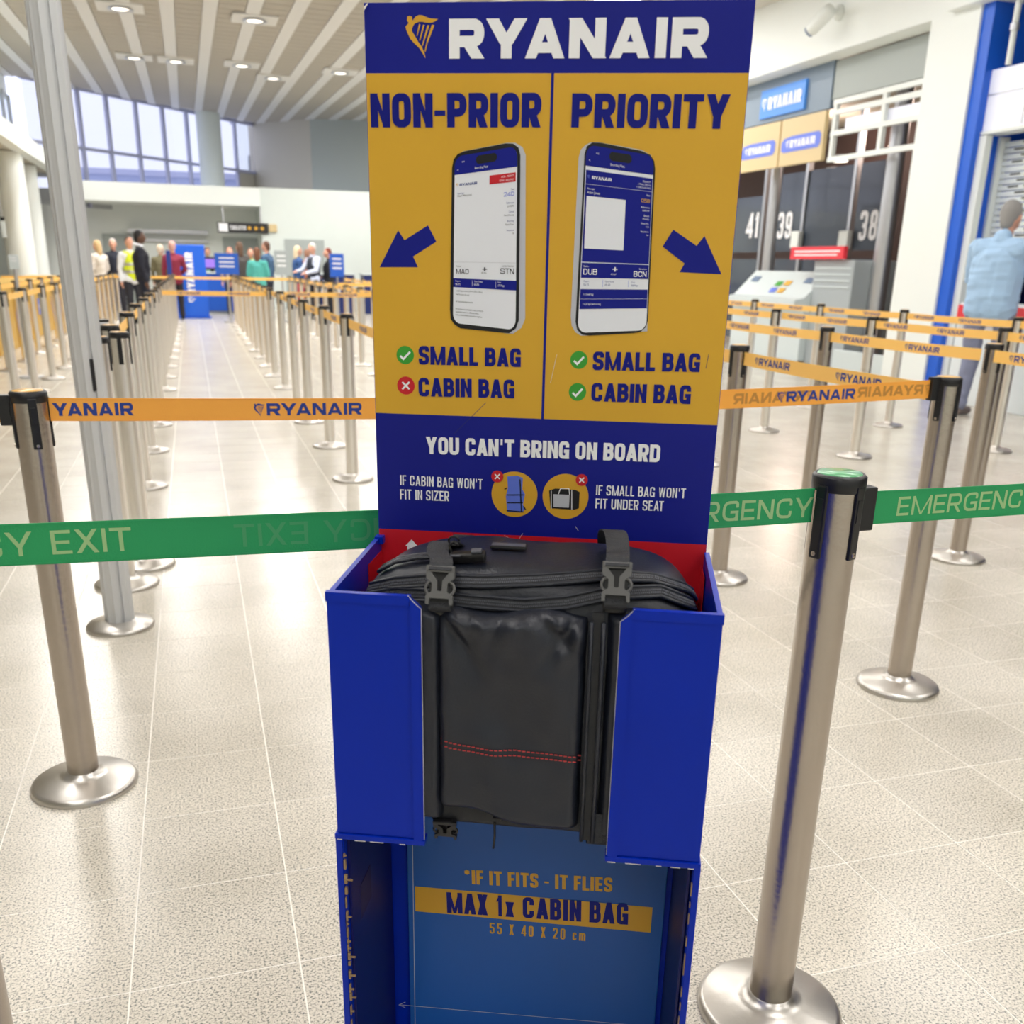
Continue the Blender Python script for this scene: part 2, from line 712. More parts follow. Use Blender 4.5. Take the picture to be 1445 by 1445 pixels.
# harp emblem in unit box (x right, z up)
def harp_polys():
    S = 1 / 600.
    def q(p):
        return [((x - 985) * S, (815 - y) * S) for x, y in p]
    body = [(1020, 230), (1055, 222), (1092, 235), (1100, 290), (1145, 235), (1200, 212), (1250, 215), (1310, 238), (1380, 262), (1497, 268), (1450, 300), (1400, 318),
            (1320, 318), (1250, 304), (1200, 305), (1130, 330), (1090, 390), (1085, 430), (1120, 480), (1190, 590), (1240, 650), (1280, 740), (1295, 812),
            (1250, 740), (1200, 670), (1120, 600), (1060, 540), (1000, 420), (988, 370), (1040, 320), (1012, 285)]
    tri = tessellate_polygon([[Vector((a, b, 0)) for a, b in q(body)]])
    bq = q(body)
    out = [[bq[i] for i in t] for t in tri]
    for s in ([(1198, 335), (1222, 338), (1172, 500), (1162, 498)], [(1262, 345), (1290, 350), (1214, 566), (1200, 560)],
              [(1330, 350), (1362, 356), (1256, 640), (1242, 632)], [(1398, 345), (1440, 352), (1330, 600), (1296, 722), (1282, 715), (1320, 560)]):
        a = q(s)
        tri = tessellate_polygon([[Vector((x, y, 0)) for x, y in a]])
        out += [[a[i] for i in t] for t in tri]
    return out


def logo_polys(h, W_=None, t=None):
    """harp + RYANAIR lettering, letters h high"""
    W_ = W_ or h * 6.1
    t = t or h * .29
    hp = [[(a * h * 1.08, b * h * 1.08 - .1 * h) for a, b in p] for p in harp_polys()]
    off = h * 1.05
    return hp + [[(x + off, y) for x, y in p] for p in text_polys('RYANAIR', h, W_ - off, t, h * .13)]


# ------------------------------------------------------------------ the setting
G0u, G0v, GS = -.2185, 1.2934, .3103
fb = bmesh.new()
box(fb, -7, 12.3, -5, 38, -.06, -.0006)
floor = st(obj('floor', fb, 'grout'))
tiles = []
for i in range(-24, 45):
    for j in range(-20, 122):
        u, v = G0u + i * GS, G0v + j * GS
        if u < -7 or u > 12 or v > 37.6 or v < -5:
            continue
        cx, cy = u + GS / 2, v + GS / 2
        d = Vector((cx, cy, 0)) - CP
        z = d.dot(CF)
        vis = False
        if z > .3:
            px, py = 722.5 + F * d.dot(CR) / z, CY - F * d.dot(CU) / z
            vis = -140 < px < 1585 and 200 < py < 1560
        tiles.append((not vis, d.length, u, v))
tiles.sort()
g = .0016
tm = bmesh.new()
r_ = bmesh.ops.create_cube(tm, size=1)
for v in tm.verts:
    v.co = Vector((GS / 2 + v.co.x * (GS - 2 * g), GS / 2 + v.co.y * (GS - 2 * g), -.005 + v.co.z * .01))
tm = mesh('floor_tile', tm)
for _, _, u, v in tiles[:300]:
    link('floor_tile', tm, 'floor', floor, (u, v, random.uniform(-.0002, 0)))
sb = bmesh.new()
for _, _, u, v in tiles[300:]:
    q = [sb.verts.new(c) for c in ((u + g, v + g, 0), (u + GS - g, v + g, 0), (u + GS - g, v + GS - g, 0), (u + g, v + GS - g, 0))]
    w = [sb.verts.new((c.co.x, c.co.y, -.004)) for c in q]
    sb.faces.new(q)
    for k in range(4):
        sb.faces.new((q[k], w[k], w[(k + 1) % 4], q[(k + 1) % 4]))
o = obj('distant_floor_tiles', sb, 'floor', floor)
o['kind'] = 'stuff'


def zc(u, v):
    return 4.7 - .024 * (u - 7.9) + .032 * (v - 13.5)


def ceil_quad(bm, u0, u1, v0, v1, dz0, dz1):
    a = [bm.verts.new((u, v, zc(u, v) + dz0)) for u, v in ((u0, v0), (u1, v0), (u1, v1), (u0, v1))]
    b = [bm.verts.new((u, v, zc(u, v) + dz1)) for u, v in ((u0, v0), (u1, v0), (u1, v1), (u0, v1))]
    bm.faces.new(a[::-1])
    bm.faces.new(b)
    for k in range(4):
        j = (k + 1) % 4
        bm.faces.new((a[k], a[j], b[j], b[k]))
    return bm


def vend(u):
    return min(37.6, max(29.9, 31.25 + (u + 2.68) * 1.12))


cb0 = bmesh.new()
for k in range(31):
    ceil_quad(cb0, -7.2 + k * .5, -6.7 + k * .5, -5, vend(-6.95 + k * .5), .03, .3)
ceiling = st(obj('ceiling', cb0, 'ceil_b'))
strips_u = [-6.5 + .65 * k for k in range(22)]
for su in strips_u:
    obj('ceiling_strip', ceil_quad(bmesh.new(), su - .11, su + .11, -5, vend(su), -.012, .03), 'ceil_s', ceiling)
cbm = bmesh.new()
for a, b_ in zip(strips_u, strips_u[1:]):
    v = -4.9
    while v < vend(a) - .4:
        ceil_quad(cbm, a + .12, b_ - .12, v, v + .37, 0, .03)
        v += .40
o = obj('ceiling_tiles', cbm, 'ceil', ceiling)
o['kind'] = 'stuff'

# far end: bulkhead over a recess, oblique glazed wall behind and above it
st(obj('wall_far', B(-7, 12.3, 32, 32.2, 0, 3.1), 'wallw'))
st(obj('trim_1', B(-2.6, 2.0, 29.7, 32, 2.72, 3.18), 'wallw'))
st(obj('wall_far_side', B(2.0, 12.3, 29.9, 32, 0, 3.2), 'wall'))
st(obj('baseboard_far', B(-7, 2.0, 31.97, 32, 0, .12), 'alum'))
st(obj('trim_2', B(-1.6, .6, 31.7, 32, 2.0, 2.1), 'alum'))
st(obj('trim_3', B(-1.6, .6, 31.85, 32, 1.78, 1.84), 'alum'))
st(obj('door_1', B(-2.3, -1.55, 31.95, 32.0, 0, 1.95), 'wallg'))
st(obj('door_2', B(1.0, 2.0, 31.95, 32.0, 0, 1.95), 'wallg'))
st(obj('door_3', B(2.6, 3.7, 29.86, 29.9, 0, 1.9), 'wallg'))


def vwall(name, a, b, z0, z1, m, th=.12, parent=None):
    a, b = Vector((a[0], a[1], 0)), Vector((b[0], b[1], 0))
    L_ = (b - a).length
    d = (b - a).normalized()
    o = obj(name, B(0, L_, 0, th, z0, z1), m, parent, a, (0, 0, math.atan2(d.y, d.x)))
    return o


WA, WD = Vector((-2.68, 31.15, 0)), Vector((.666, .746, 0))
wang = math.atan2(WD.y, WD.x)
win = st(empty('window_1', WA, wang))
for s in (-.9, .3, 1.29, 2.38, 3.44, 4.45):
    obj('mullion', B(s - .04, s + .04, -.05, .06, 2.6, 5.62), 'alum_m', win)
for s in (5.56, 6.67):
    obj('mullion', B(s - .035, s + .035, -.05, .06, 2.6, 5.62), 'alum_m', win)
obj('mullion', B(7.9, 8.1, -.05, .2, 4.05, 5.62), 'alum_m', win)
obj('transom', B(-1.5, 8.1, -.04, .08, 4.05, 4.13), 'alum_m', win)
obj('transom', B(-1.5, 8.1, -.04, .08, 5.5, 5.62), 'alum_m', win)
for a, b_ in ((-1.5, -.9), (-.9, .3), (.3, 1.29), (1.29, 2.38), (2.38, 3.44), (3.44, 4.45), (4.45, 5.56), (5.56, 6.67), (6.67, 7.9)):
    for z0, z1 in ((2.6, 4.05), (4.13, 5.5)):
        if a > 6 and z0 < 3:
            continue
        obj('pane', B(a + .05, b_ - .05, .015, .025, z0, z1), 'glass_tint', win)
st(obj('wall_far_column', lathe([(.36, 2.6), (.36, 5.7)], 24), 'wall', None, WA + WD * 4.95 + Vector((.3, -.35, 0)), smooth=True))
we = WA + WD * 8.0
vwall('wall_back_lilac', (we.x - .4, we.y + .0), (3.91, 33.81), 2.0, 5.8, 'wallb')
vwall('wall_back_grey', (3.91, 33.81), (9.4, 29.95), 2.0, 5.8, 'wallg')
vwall('wall_back_low', (1.8, 36.3), (2.9, 37.6), 2.0, 4.1, 'wallb')
for n in ('wall_back_lilac', 'wall_back_grey', 'wall_back_low'):
    st(bpy.data.objects[n])
# buildings outside
for (x0, w_, y, h_, lab) in ((-6, 16, 62, 5.6, 'long low hazy blue-grey hangar beyond the far window'), (2.9, 3.2, 54, 8.2, 'taller pale block beyond the right panes of the far window')):
    t = tag(empty('building', (x0, y, 0)), lab, 'building')
    obj('wall', B(0, w_, 0, 6, -2, h_), 'hill' if w_ > 6 else 'wallw', t)
    rb = bmesh.new()
    box(rb, -.2, w_ + .2, -.2, 6.2, h_, h_ + .3)
    obj('roof', rb, 'alum_m', t)
    for k in range(int(w_)):
        obj('window', B(k + .3, k + .8, -.04, 0, h_ * .55, h_ * .75), 'darkg', t)

# left side: gallery fascia, soffit, columns, upper glazing with blinds
st(obj('trim_4', B(-3.25, -3.0, 6, 29.8, 3.32, 3.66), 'wallw'))
st(obj('ceiling_left', B(-7, -3.25, 6, 32, 3.36, 3.6), 'wallb'))
st(obj('wall_left', B(-7.2, -7, -5, 32, 0, 3.4), 'wallb'))
st(obj('wall_left_added', B(-7, -6.9, -5, 6, 3.4, 5.6), 'wallw'))  # unseen, added up to the ceiling to shut out sky fill
st(obj('wall_back_added', B(-7.2, 12.3, -5.2, -5, 0, 5.6), 'wall'))  # unseen wall, added to cut the fill light from behind the camera
st(obj('wall_left_end', B(-7, -4.2, 29.5, 29.7, 0, 3.4), 'wallg'))
st(obj('wall_left_upper', B(-4.2, -4.0, -5, 30, 5.0, 5.7), 'wallw'))
wl = st(empty('window_2', (-4.0, 6, 3.6)))
for k in range(25):
    obj('mullion', B(-.05, .05, k, k + .06, 0, 1.5), 'alum', wl)
    obj('pane', B(-.01, 0, k + .06, k + 1, 0, 1.5), 'glass', wl)
bl = empty('vertical_blinds', (-3.85, 19, 3.62))
tag(bl, 'white vertical blinds hanging behind the left gallery window', 'blinds')
sm = mesh('slat', B(-.004, .004, -.09, .09, 0, 1.5))
for k in range(40):
    s_ = link('slat', sm, 'blind', bl, (0, k * .2, 0), (0, 0, .5))
obj('rail', B(-.03, .03, -.1, 8, 1.5, 1.54), 'alum', bl)
for n_, (u, v, r, z0, z1) in enumerate(((-3.45, 24.6, .29, 0, 3.34), (-3.55, 27.8, .25, 0, 3.34), (-3.45, 21.6, .3, 3.6, 5.6), (-3.45, 14.5, .3, 0, 3.34))):
    st(obj('trim_%d' % (5 + n_), lathe([(r, z0), (r, z1)], 32), 'wallw', None, (u, v, 0), smooth=True))
for i, (x0, y0, x1, y1, v, m, lab, letter) in enumerate(((0, 307, 10, 335, 22, 'deskw', 'white notice board with black top at the far left edge', 0), (13, 310, 24, 325, 26, 'blueb', 'small blue flag-like sign beside the left white column', 0))):
    a, b_ = on_v(x0, y0, v), on_v(x1, y1, v)
    s_ = empty('hanging_sign', ((a.x + b_.x) / 2, v, b_.z))
    tag(s_, lab, 'sign')
    w_, h_ = (b_.x - a.x) / 2, a.z - b_.z
    obj('panel', B(-w_, w_, -.02, .02, 0, h_, .005), m, s_)
    obj('bracket', B(-w_, w_, -.025, .025, h_ * .85, h_ * 1.02), 'black' if i == 0 else 'alum', s_)
    obj('hanger', B(-.012, .012, -.012, .012, h_, 3.36 - b_.z), 'alum', s_)

# right side: bulkhead, pillar, recess
st(obj('wall_right_bulkhead', B(7.9, 8.3, 9.9, 29.9, 3.88, 5.3), 'wallw'))
st(obj('wall_right_bulkhead_near', B(7.78, 8.3, -5, 9.9, 3.88, 5.3), 'wallw'))
st(obj('ceiling_right', B(7.95, 12.3, -5, 29.9, 3.9, 4.0), 'wallb'))
st(obj('wall_right', B(12.1, 12.3, -5, 29.9, 0, 4), 'dark'))
st(obj('wall_right_pillar', B(7.9, 8.5, 9.5, 10.25, 0, 3.88), 'wallw'))
st(obj('wall_right_blue', B(7.93, 8.9, 9.34, 9.5, .0, 3.88), 'blueb'))
st(obj('wall_right_navy', B(8.9, 9.0, 3, 9.4, 0, 3.88), 'navyw'))
st(obj('trim_12', B(8.0, 8.08, 9.24, 9.34, .0, 2.66), 'wallw'))

# cctv
c = on_u(1185, 18, 7.9)
cc = empty('security_camera', c)
tag(cc, 'white bullet security camera mounted on the right bulkhead', 'camera')
obj('mount', lathe([(0, 0), (.09, 0), (.09, .03), (.03, .06), (.03, .12)], 20), 'wallw', cc, (0, 0, 0), (0, -PI / 2, 0), True)
arm = obj('arm', tube([(-.1, 0, 0), (-.2, -.02, -.03), (-.26, .05, -.05)], .025), 'wallw', cc, smooth=True)
bd = obj('housing', lathe([(0, -.02), (.07, 0), (.085, .05), (.085, .33), (.06, .36), (0, .37)], 24), 'wallw', cc, (-.22, -.16, 0), (0, 0, 0), True)
bd.rotation_euler = Vector((-.15, .42, -.30)).to_track_quat('Z', 'Y').to_euler()
obj('lens', lathe([(0, 0), (.065, 0), (.065, .02), (0, .03)], 20), 'lens', bd, (0, 0, .36), smooth=True)

# ---- signs under the bulkhead (planes parallel to the hall)
def uboard(name, px0, py0, px1, py1, u, m, th=.06, parent=None):
    a, b_ = on_u(px0, py0, u), on_u(px1, py1, u)
    v0, v1 = min(a.y, b_.y), max(a.y, b_.y)
    z0, z1 = min(a.z, b_.z), max(a.z, b_.z)
    return v0, v1, z0, z1


def ufn(u, v1, z0):
    # (a,b) on a board facing -u : a runs toward the camera
    return lambda a, b: Vector((u, v1 - a, z0 + b))


fas = empty('sign_fascia', (8.2, 15.2, 2.7))
tag(fas, 'grey fascia board under the bulkhead with a blue and two yellow signs', 'sign')
obj('backing', B(0, .08, -2.75, 0, .62, 1.18), 'signg', fas)
v1 = 14.16
bs = obj('blue_sign', B(-.04, 0, -2.19, -1.04, .68, 1.05, .004), 'signb', fas)
polys_mesh('lettering', logo_polys(.16, 1.02), lambda a, b: Vector((-.046, -1.1 - a, .78 + b)), 'white_p', bs)
for k, (y0, y1) in enumerate(((-2.73, -1.68), (-1.64, -.55))):
    ys = obj('yellow_sign', B(-.03, .03, y0, y1, 0, .6, .004), 'signy', fas)
    polys_mesh('blue_band', [[(.04, .2), (.1, .17), (.95, .17), (1.0, .22), (1.0, .33), (.95, .37), (.3, .37), (.1, .35), (.04, .3)]], lambda a, b, y1=y1: Vector((-.034, y1 - a, .0 + b)), 'signp', ys)
    polys_mesh('lettering', logo_polys(.10, .72), lambda a, b, y1=y1: Vector((-.037, y1 - .16 - a, .22 + b)), 'white_p', ys)
st(obj('trim_13', B(8.22, 8.3, 10.25, 12.44, 3.42, 3.86), 'wallg'))
ld = empty('ladder_frame', (8.25, 10.3, 2.68))
tag(ld, 'white steel rail frame with two uprights between pillar and signs', 'frame')
for z in (.02, .33, .58, .7):
    obj('rail', B(-.03, .03, 0, 2.1, z - .03, z + .03), 'wallw', ld)
for y in (0.02, 1.05, 2.06):
    obj('upright', B(-.022, .036, y - .035, y + .035, -.01, .735), 'wallw', ld)
obj('light_tube', B(.05, .2, .3, 1.9, .36, .50), 'lightbox', ld)

# steel columns & numbered gate panels
for (px, u, r, lab) in ((1083, 8.75, .09, 'white steel column left of the number 39 panel'), (1243, 8.6, .11, 'thick steel column just left of the white pillar')):
    p = on_u(px, 380, u)
    c_ = empty('steel_column', (u, p.y, 0))
    tag(c_, lab, 'column')
    obj('shaft', lathe([(r, 0), (r, 3.88)], 20), 'alum', c_, smooth=True)
    obj('foot_plate', lathe([(0, 0), (r * 1.8, 0), (r * 1.8, .02), (0, .025)], 20), 'alum', c_)
np_ = empty('numbered_gate', (9.8, 0, 0))
tag(np_, 'row of dark grey sliding gate panels numbered 41, 39 and 38', 'gate')
for (px0, px1, num, nx) in ((1020, 1074, '41', 1062), (1096, 1130, '39', 1107), (1134, 1196, '', 0), (1204, 1250, '38', 1225)):
    a, b_ = on_u(px0, 330, 9.8), on_u(px1, 330, 9.8)
    pn = obj('panel', B(0, .04, b_.y, a.y, 1.62, 2.85 if num != '41' else 2.55), 'darkg', np_)
    obj('lower_panel', B(0.02, .05, b_.y, a.y, .1, 1.5), 'darkg', np_)
    if num:
        c_ = on_u(nx, 318, 9.8)
        polys_mesh('number', text_polys(num, .42, .44, .075, .05), lambda p, q, c_=c_: Vector((-.01, c_.y + .20 - p, c_.z - .21 + q)), 'white_p', pn)
    obj('frame_post', B(-.03, .06, b_.y - .07, b_.y - .0, 0, 3.6), 'alum', np_)
for px in (1122, 1190):
    c_ = on_u(px, 338, 9.7)
    obj('lock_box', B(-.12, -.03, c_.y - .12, c_.y + .12, c_.z - .13, c_.z + .13, .02), 'wallw', np_)
for k, (px, py, u) in enumerate(((1183, 228, 11.0), (1070, 308, 11.0), (1180, 245, 11.6))):
    p = on_u(px, py, u)
    t = empty('ceiling_lamp', (p.x, p.y, p.z))
    tag(t, ('round lit lamp in the dark area above number 38', 'slim lit lamp in the dark area above number 41', 'dim slim lamp behind the round lamp above number 38')[k], 'lamp')
    obj('glow', lathe([(0, 0), (.16, 0), (.13, .05), (0, .06)], 20), 'lampglow', t)
    obj('housing', lathe([(.17, .03), (.18, .1), (0, .11)], 20), 'alum', t)
# warm lamp light inside the baggage area
for (u, v) in ((10.8, 12.5), (10.8, 16.5)):
    ld_ = bpy.data.lights.new('lamp_light', 'POINT')
    ld_.energy = 60
    ld_.color = (1, .75, .62)
    ld_.shadow_soft_size = .2
    lo = bpy.data.objects.new('lamp_light', ld_)
    lo.location = (u, v, 3.5)
    COL.objects.link(lo)

# check-in desk
dk = empty('check_in_desk', (8.15, 13.3, 0))
tag(dk, 'pale grey check-in desk with sloped console and coloured stickers', 'desk')
cm = bmesh.new()
prism([(-.15, .92), (.0, .95), (.35, 1.3), (.55, 1.3), (.55, .0), (0, 0), (0, .84), (-.15, .86)], -.85, 1.1, cm)
obj('console', cm, 'deskw', dk)
obj('plinth', B(-.03, .5, -.85, 1.1, 0, .1), 'deskg', dk)
for k, (y, z, c_) in enumerate(((.1, 1.12, 'green_i'), (.1, 1.03, 'signp'), (-.12, 1.13, 'yellow_t'), (-.12, 1.03, 'yellow_t'))):
    z_ = z
    x_ = (z - .95) * 1.0
    o = obj('sticker', B(x_ - .045 - .012, x_ + .045 - .012, y - .08, y + .08, -.002, .002), c_, dk)
    o.rotation_euler = (0, -PI / 4, 0)
    o.location = (0, 0, 0)
    o.matrix_basis = Matrix.Translation((x_ - .006, 0, z_ + .006)) @ Matrix.Rotation(-PI / 4, 4, 'Y') @ Matrix.Translation((-(x_ - .012), 0, 0))
for y in (-.6, .85):
    o = obj('display', B(-.05, .05, y - .1, y + .1, 0, .006), 'lens', dk)
    o.matrix_basis = Matrix.Translation((.22, 0, 1.18)) @ Matrix.Rotation(-PI / 4, 4, 'Y')
obj('side_cabinet', B(.1, .75, -1.75, -.85, 0, 1.45, .02), 'deskg', dk)
for z in (1.1, 1.18, 1.26, 1.34):
    obj('vent_slat', B(.09, .1, -1.7, -.9, z, z + .02), 'deskw', dk)
ns = obj('notice', B(.02, .08, -1.6, -.35, 1.46, 1.62, .003), 'redsign', dk)
polys_mesh('lettering', [[(x * .5, y * .5) for x, y in p] for p in text_polys('TAXI COURIER CHECK IN', .08, 2.1, .02, .01)][:0] + [[(.08, .09), (1.15, .09), (1.15, .11), (.08, .11)], [(.08, .045), (1.1, .045), (1.1, .062), (.08, .062)]],
           lambda a, b: Vector((.018, -.37 - a, 1.46 + b)), 'white_p', ns)
sc_ = empty('baggage_scale', (8.2, 10.92, 0))
tag(sc_, 'low baggage scale with brown belt right of the check-in desk', 'scale')
obj('bed', B(-.1, .75, -.6, .58, 0, .22, .02), 'deskg', sc_)
obj('belt', B(-.05, .7, -.6, .55, .22, .25, .01), 'dark', sc_)
obj('side_rail', B(-.14, -.08, -.6, .58, 0, .34, .01), 'deskw', sc_)

# shutter kiosk at the right
ks = empty('ticket_kiosk', (8.3, 8.5, 0))
tag(ks, 'white kiosk with slotted roller shutter, counter and light box sign', 'kiosk')
sh = empty('shutter', (0, 0, 0), 0, ks)
for k in range(22):
    z = 1.3 + k * .06
    b0 = bmesh.new()
    box(b0, 0, .03, -2.2, .8, z, z + .052, .006)
    sl = obj('shutter_slat', b0, 'shut', sh)
slb = bmesh.new()
for k in range(0, 22):
    z = 1.3 + k * .06 + .024
    for q in range(12):
        y = .65 - q * .22 - (k % 2) * .11
        if (k * 7 + q * 3) % 5 < 4:
            box(slb, -.004, .0, y - .14, y, z, z + .016)
o = obj('vent_slots', slb, 'black', sh)
obj('counter_front', B(-.62, -.02, -2.4, .35, 0, 1.02, .01), 'shut', ks)
rs = obj('red_stripe', B(-.66, -.6, -2.4, .33, .82, 1.0, .004), 'redsign', ks)
obj('frame', B(-.06, .06, .8, .84, 0, 2.66), 'wallw', ks)
obj('cabinet', B(-.3, -.06, .45, .75, 0, 1.25, .01), 'deskg', ks)
lb = empty('light_box_sign', (8.12, 8.6, 2.67))
tag(lb, 'blank white light box sign hanging above the roller shutter', 'sign')
obj('panel', B(-.1, .1, -2.2, 1.05, .03, .60, .01), 'lightbox', lb)
obj('frame', B(-.12, .12, -2.22, 1.07, 0, .03), 'wallw', lb)
obj('divider', B(-.104, -.1, -2.2, 1.05, .36, .375), 'alum', lb)
obj('divider', B(-.104, -.1, .2, .22, .05, .66), 'alum', lb)
pt = on_u(1430, 50, 8.0)
hr = empty('hanging_rod', (8.0, pt.y, 3.28))
tag(hr, 'cream rod holding the light box sign at the right edge', 'rod')
obj('rod', lathe([(.03, 0), (.03, .6)], 12), 'wallw', hr, smooth=True)
obj('collar', lathe([(.045, .3), (.045, .36)], 12), 'alum', hr, smooth=True)

# ---- ceiling fixtures
DOWN = 62


def lamp_at(u, v, z, w, parent):
    l = bpy.data.lights.new('downlight_and_fill_lamp', 'AREA')
    l.shape = 'DISK'
    l.size = .26
    l.energy = w
    l.color = (1, .97, .93)
    o = bpy.data.objects.new('downlight_and_fill_lamp', l)
    COL.objects.link(o)
    o.location = (0, 0, -.07) if parent else (u, v, z)
    if parent:
        o.parent = parent
    return o


for k, (u, v) in enumerate(((-.71, 18.97), (1.35, 18.68), (-.73, 24.24), (1.4, 23.79), (3.39, 23.37), (2.15, 25.22), (.09, 24.14))):
    t = empty('ceiling_downlight', (u, v, zc(u, v) - .01))
    nm = ('nearest on the left at the frame top', 'nearest right of the middle at the frame top', 'second on the left side', 'farther, above the middle aisle', 'farther right beside the sign board', 'farthest and small', 'faint one between two brighter fittings')[k]
    tag(t, 'recessed ceiling downlight, ' + nm, 'downlight', 'recessed ceiling downlights')
    obj('square_frame', B(-.36, .36, -.32, .32, -.035, .0, .01), 'ceil_s', t)
    obj('ring', lathe([(.16, -.03), (.2, -.06), (.14, -.06), (.13, -.04)], 24), 'alum', t, smooth=True)
    obj('glow', lathe([(0, -.045), (.13, -.042), (.13, -.03)], 24), 'lampglow', t)
    lamp_at(u, v, zc(u, v) - .08, DOWN, t)
for u in (-2.4, 4.5, 6.6):  # lamps without fittings, added to brighten the far hall
    for v in (15.5, 19.5, 23.5, 27.5):
        lamp_at(u, v, zc(u, v) - .08, DOWN, None)
for k, (u, v) in enumerate([(a, b_) for b_ in (-2.5, 1.5, 5.5, 9.5, 13) for a in (-1.5, 2.0, 5.5)]):  # unseen panels, added to brighten the near part of the hall
    t = empty('added_ceiling_light', (u, v, zc(u, v) - .03))
    tag(t, 'wide added ceiling light panel overhead, outside the view', 'light', 'added ceiling light panels')
    obj('frame', B(-.66, .66, -1.26, 1.26, .0, .03), 'alum', t)
    obj('diffuser', B(-.6, .6, -1.2, 1.2, -.02, .0), 'panelglow', t)

# ------------------------------------------------------------------ baggage sizer
K = .9087
SA = -.4214
SO = Vector((.2055, 1.2209, 0))
SX = Vector((math.cos(SA), math.sin(SA), 0))
SY = Vector((-SX.y, SX.x, 0))


def SL(px, py, y=0.):
    P = on_plane(px, py, SO + SY * y, SY) - SO
    return P.dot(SX), P.z


SW, SD = .419, .2186
Z0, Z1, Z2, Z3, ZT, ZB = 1.547, 1.479, 1.106, .958, .942, .642
sz = empty('baggage_sizer', SO, SA)
tag(sz, 'tall navy, yellow and blue cardboard baggage sizer stand holding a black bag', 'sizer')
board = obj('display_board', B(0, SW, 0.0, .012, 0, Z0), 'boxblue', sz)


def lay(n):
    return -.0004 * n


def rect(name, x0, x1, z0, z1, m, parent, n=1):
    return polys_mesh(name, [[(x0, z0), (x1, z0), (x1, z1), (x0, z1)]], lambda a, b: Vector((a, lay(n), b)), m, parent)


# printed panels: thin sheets with a little thickness
def sheet(name, x0, x1, z0, z1, m, parent, n=1):
    return obj(name, B(x0, x1, lay(n), lay(n) + .0003, z0, z1), m, parent)


hdr = sheet('header_sheet', .0005, SW - .0005, Z1, Z0 - .0005, 'navy', board)
xm0, xm1 = SL(778, 103)[0], SL(782, 103)[0]
yl = sheet('yellow_sheet', .0005, SW - .0005, Z2, Z1, 'yellow', board)
sheet('divider_line', (xm0 + xm1) / 2 - .0016, (xm0 + xm1) / 2 + .0016, Z2, Z1, 'navy', board, 2)
low = sheet('navy_sheet', .0005, SW - .0005, Z3, Z2, 'navy', board)
rd = sheet('red_sheet', .0005, SW - .0005, .62, Z3, 'red', board)


def words(s, x0y0, x1y1, hpx, m, n=3, t=.24, gap=.10, name='lettering'):
    """lettering on the display board between two baseline points of the photograph"""
    a = Vector(SL(*x0y0))
    b = Vector(SL(*x1y1))
    W_ = (b - a).length
    top = Vector(SL(x0y0[0], x0y0[1] - hpx))
    h = (top - a).length
    d = (b - a).normalized()
    e = Vector((-d.y, d.x))
    return polys_mesh(name, text_polys(s, h, W_, t * h, gap * h), lambda p, q: Vector((a.x + d.x * p + e.x * q, lay(n), a.y + d.y * p + e.y * q)), m, board)


words('RYANAIR', (634, 83), (998, 82), 56, 'white_p', t=.31, gap=.13)
ha = SL(573, 83)
hb_ = SL(573, 22)
hs = (hb_[1] - ha[1]) / 1.0
polys_mesh('harp_emblem', harp_polys(), lambda a, b: Vector((ha[0] + a * hs * 1.03, lay(3), ha[1] + b * hs)), 'yellow_t', board)
words('NON-PRIOR', (524, 180), (764, 180), 48, 'navy_t', t=.25, gap=.06)
words('PRIORITY', (806, 180), (1028, 182), 48, 'navy_t', t=.25, gap=.06)
words('SMALL BAG', (591, 514), (735, 518), 26, 'navy_t', t=.235, gap=.06)
words('CABIN BAG', (591, 559), (726, 562), 26, 'navy_t', t=.235, gap=.06)
words('SMALL BAG', (836, 522), (987, 525), 26, 'navy_t', t=.235, gap=.06)
words('CABIN BAG', (834, 566), (974, 570), 26, 'navy_t', t=.235, gap=.06)
words("YOU CAN'T BRING ON BOARD", (601, 640), (931, 652), 24, 'white_p', t=.225, gap=.055)
words("IF CABIN BAG WON'T", (565, 684), (681, 690), 14, 'white_p', t=.14, gap=.09)
words('FIT IN SIZER', (565, 704), (634, 707), 14, 'white_p', t=.14, gap=.09)
words("IF SMALL BAG WON'T", (841, 698), (967, 703), 14, 'white_p', t=.14, gap=.09)
words('FIT UNDER SEAT', (840, 717), (936, 721), 14, 'white_p', t=.14, gap=.09)


def pxpoly(name, pts, m, n, parent=None):
    q = [tuple(SL(*p)) for p in pts]
    return polys_mesh(name, [q] if len(q) > 4 else [q], lambda a, b: Vector((a, lay(n), b)), m, parent or board)


def disc(name, cx, cy, r, m, n):
    c = SL(cx, cy)
    rr = SL(cx + r, cy)[0] - c[0]
    return polys_mesh(name, [[(c[0] + rr * math.cos(a * PI / 20), c[1] + rr * math.sin(a * PI / 20)) for a in range(40)]], lambda a, b: Vector((a, lay(n), b)), m, board)


def marks(name, lines, t, m, n):
    polys = []
    for l in lines:
        polys += strip([tuple(SL(*p)) for p in l], t)
    return polys_mesh(name, polys, lambda a, b: Vector((a, lay(n), b)), m, board)


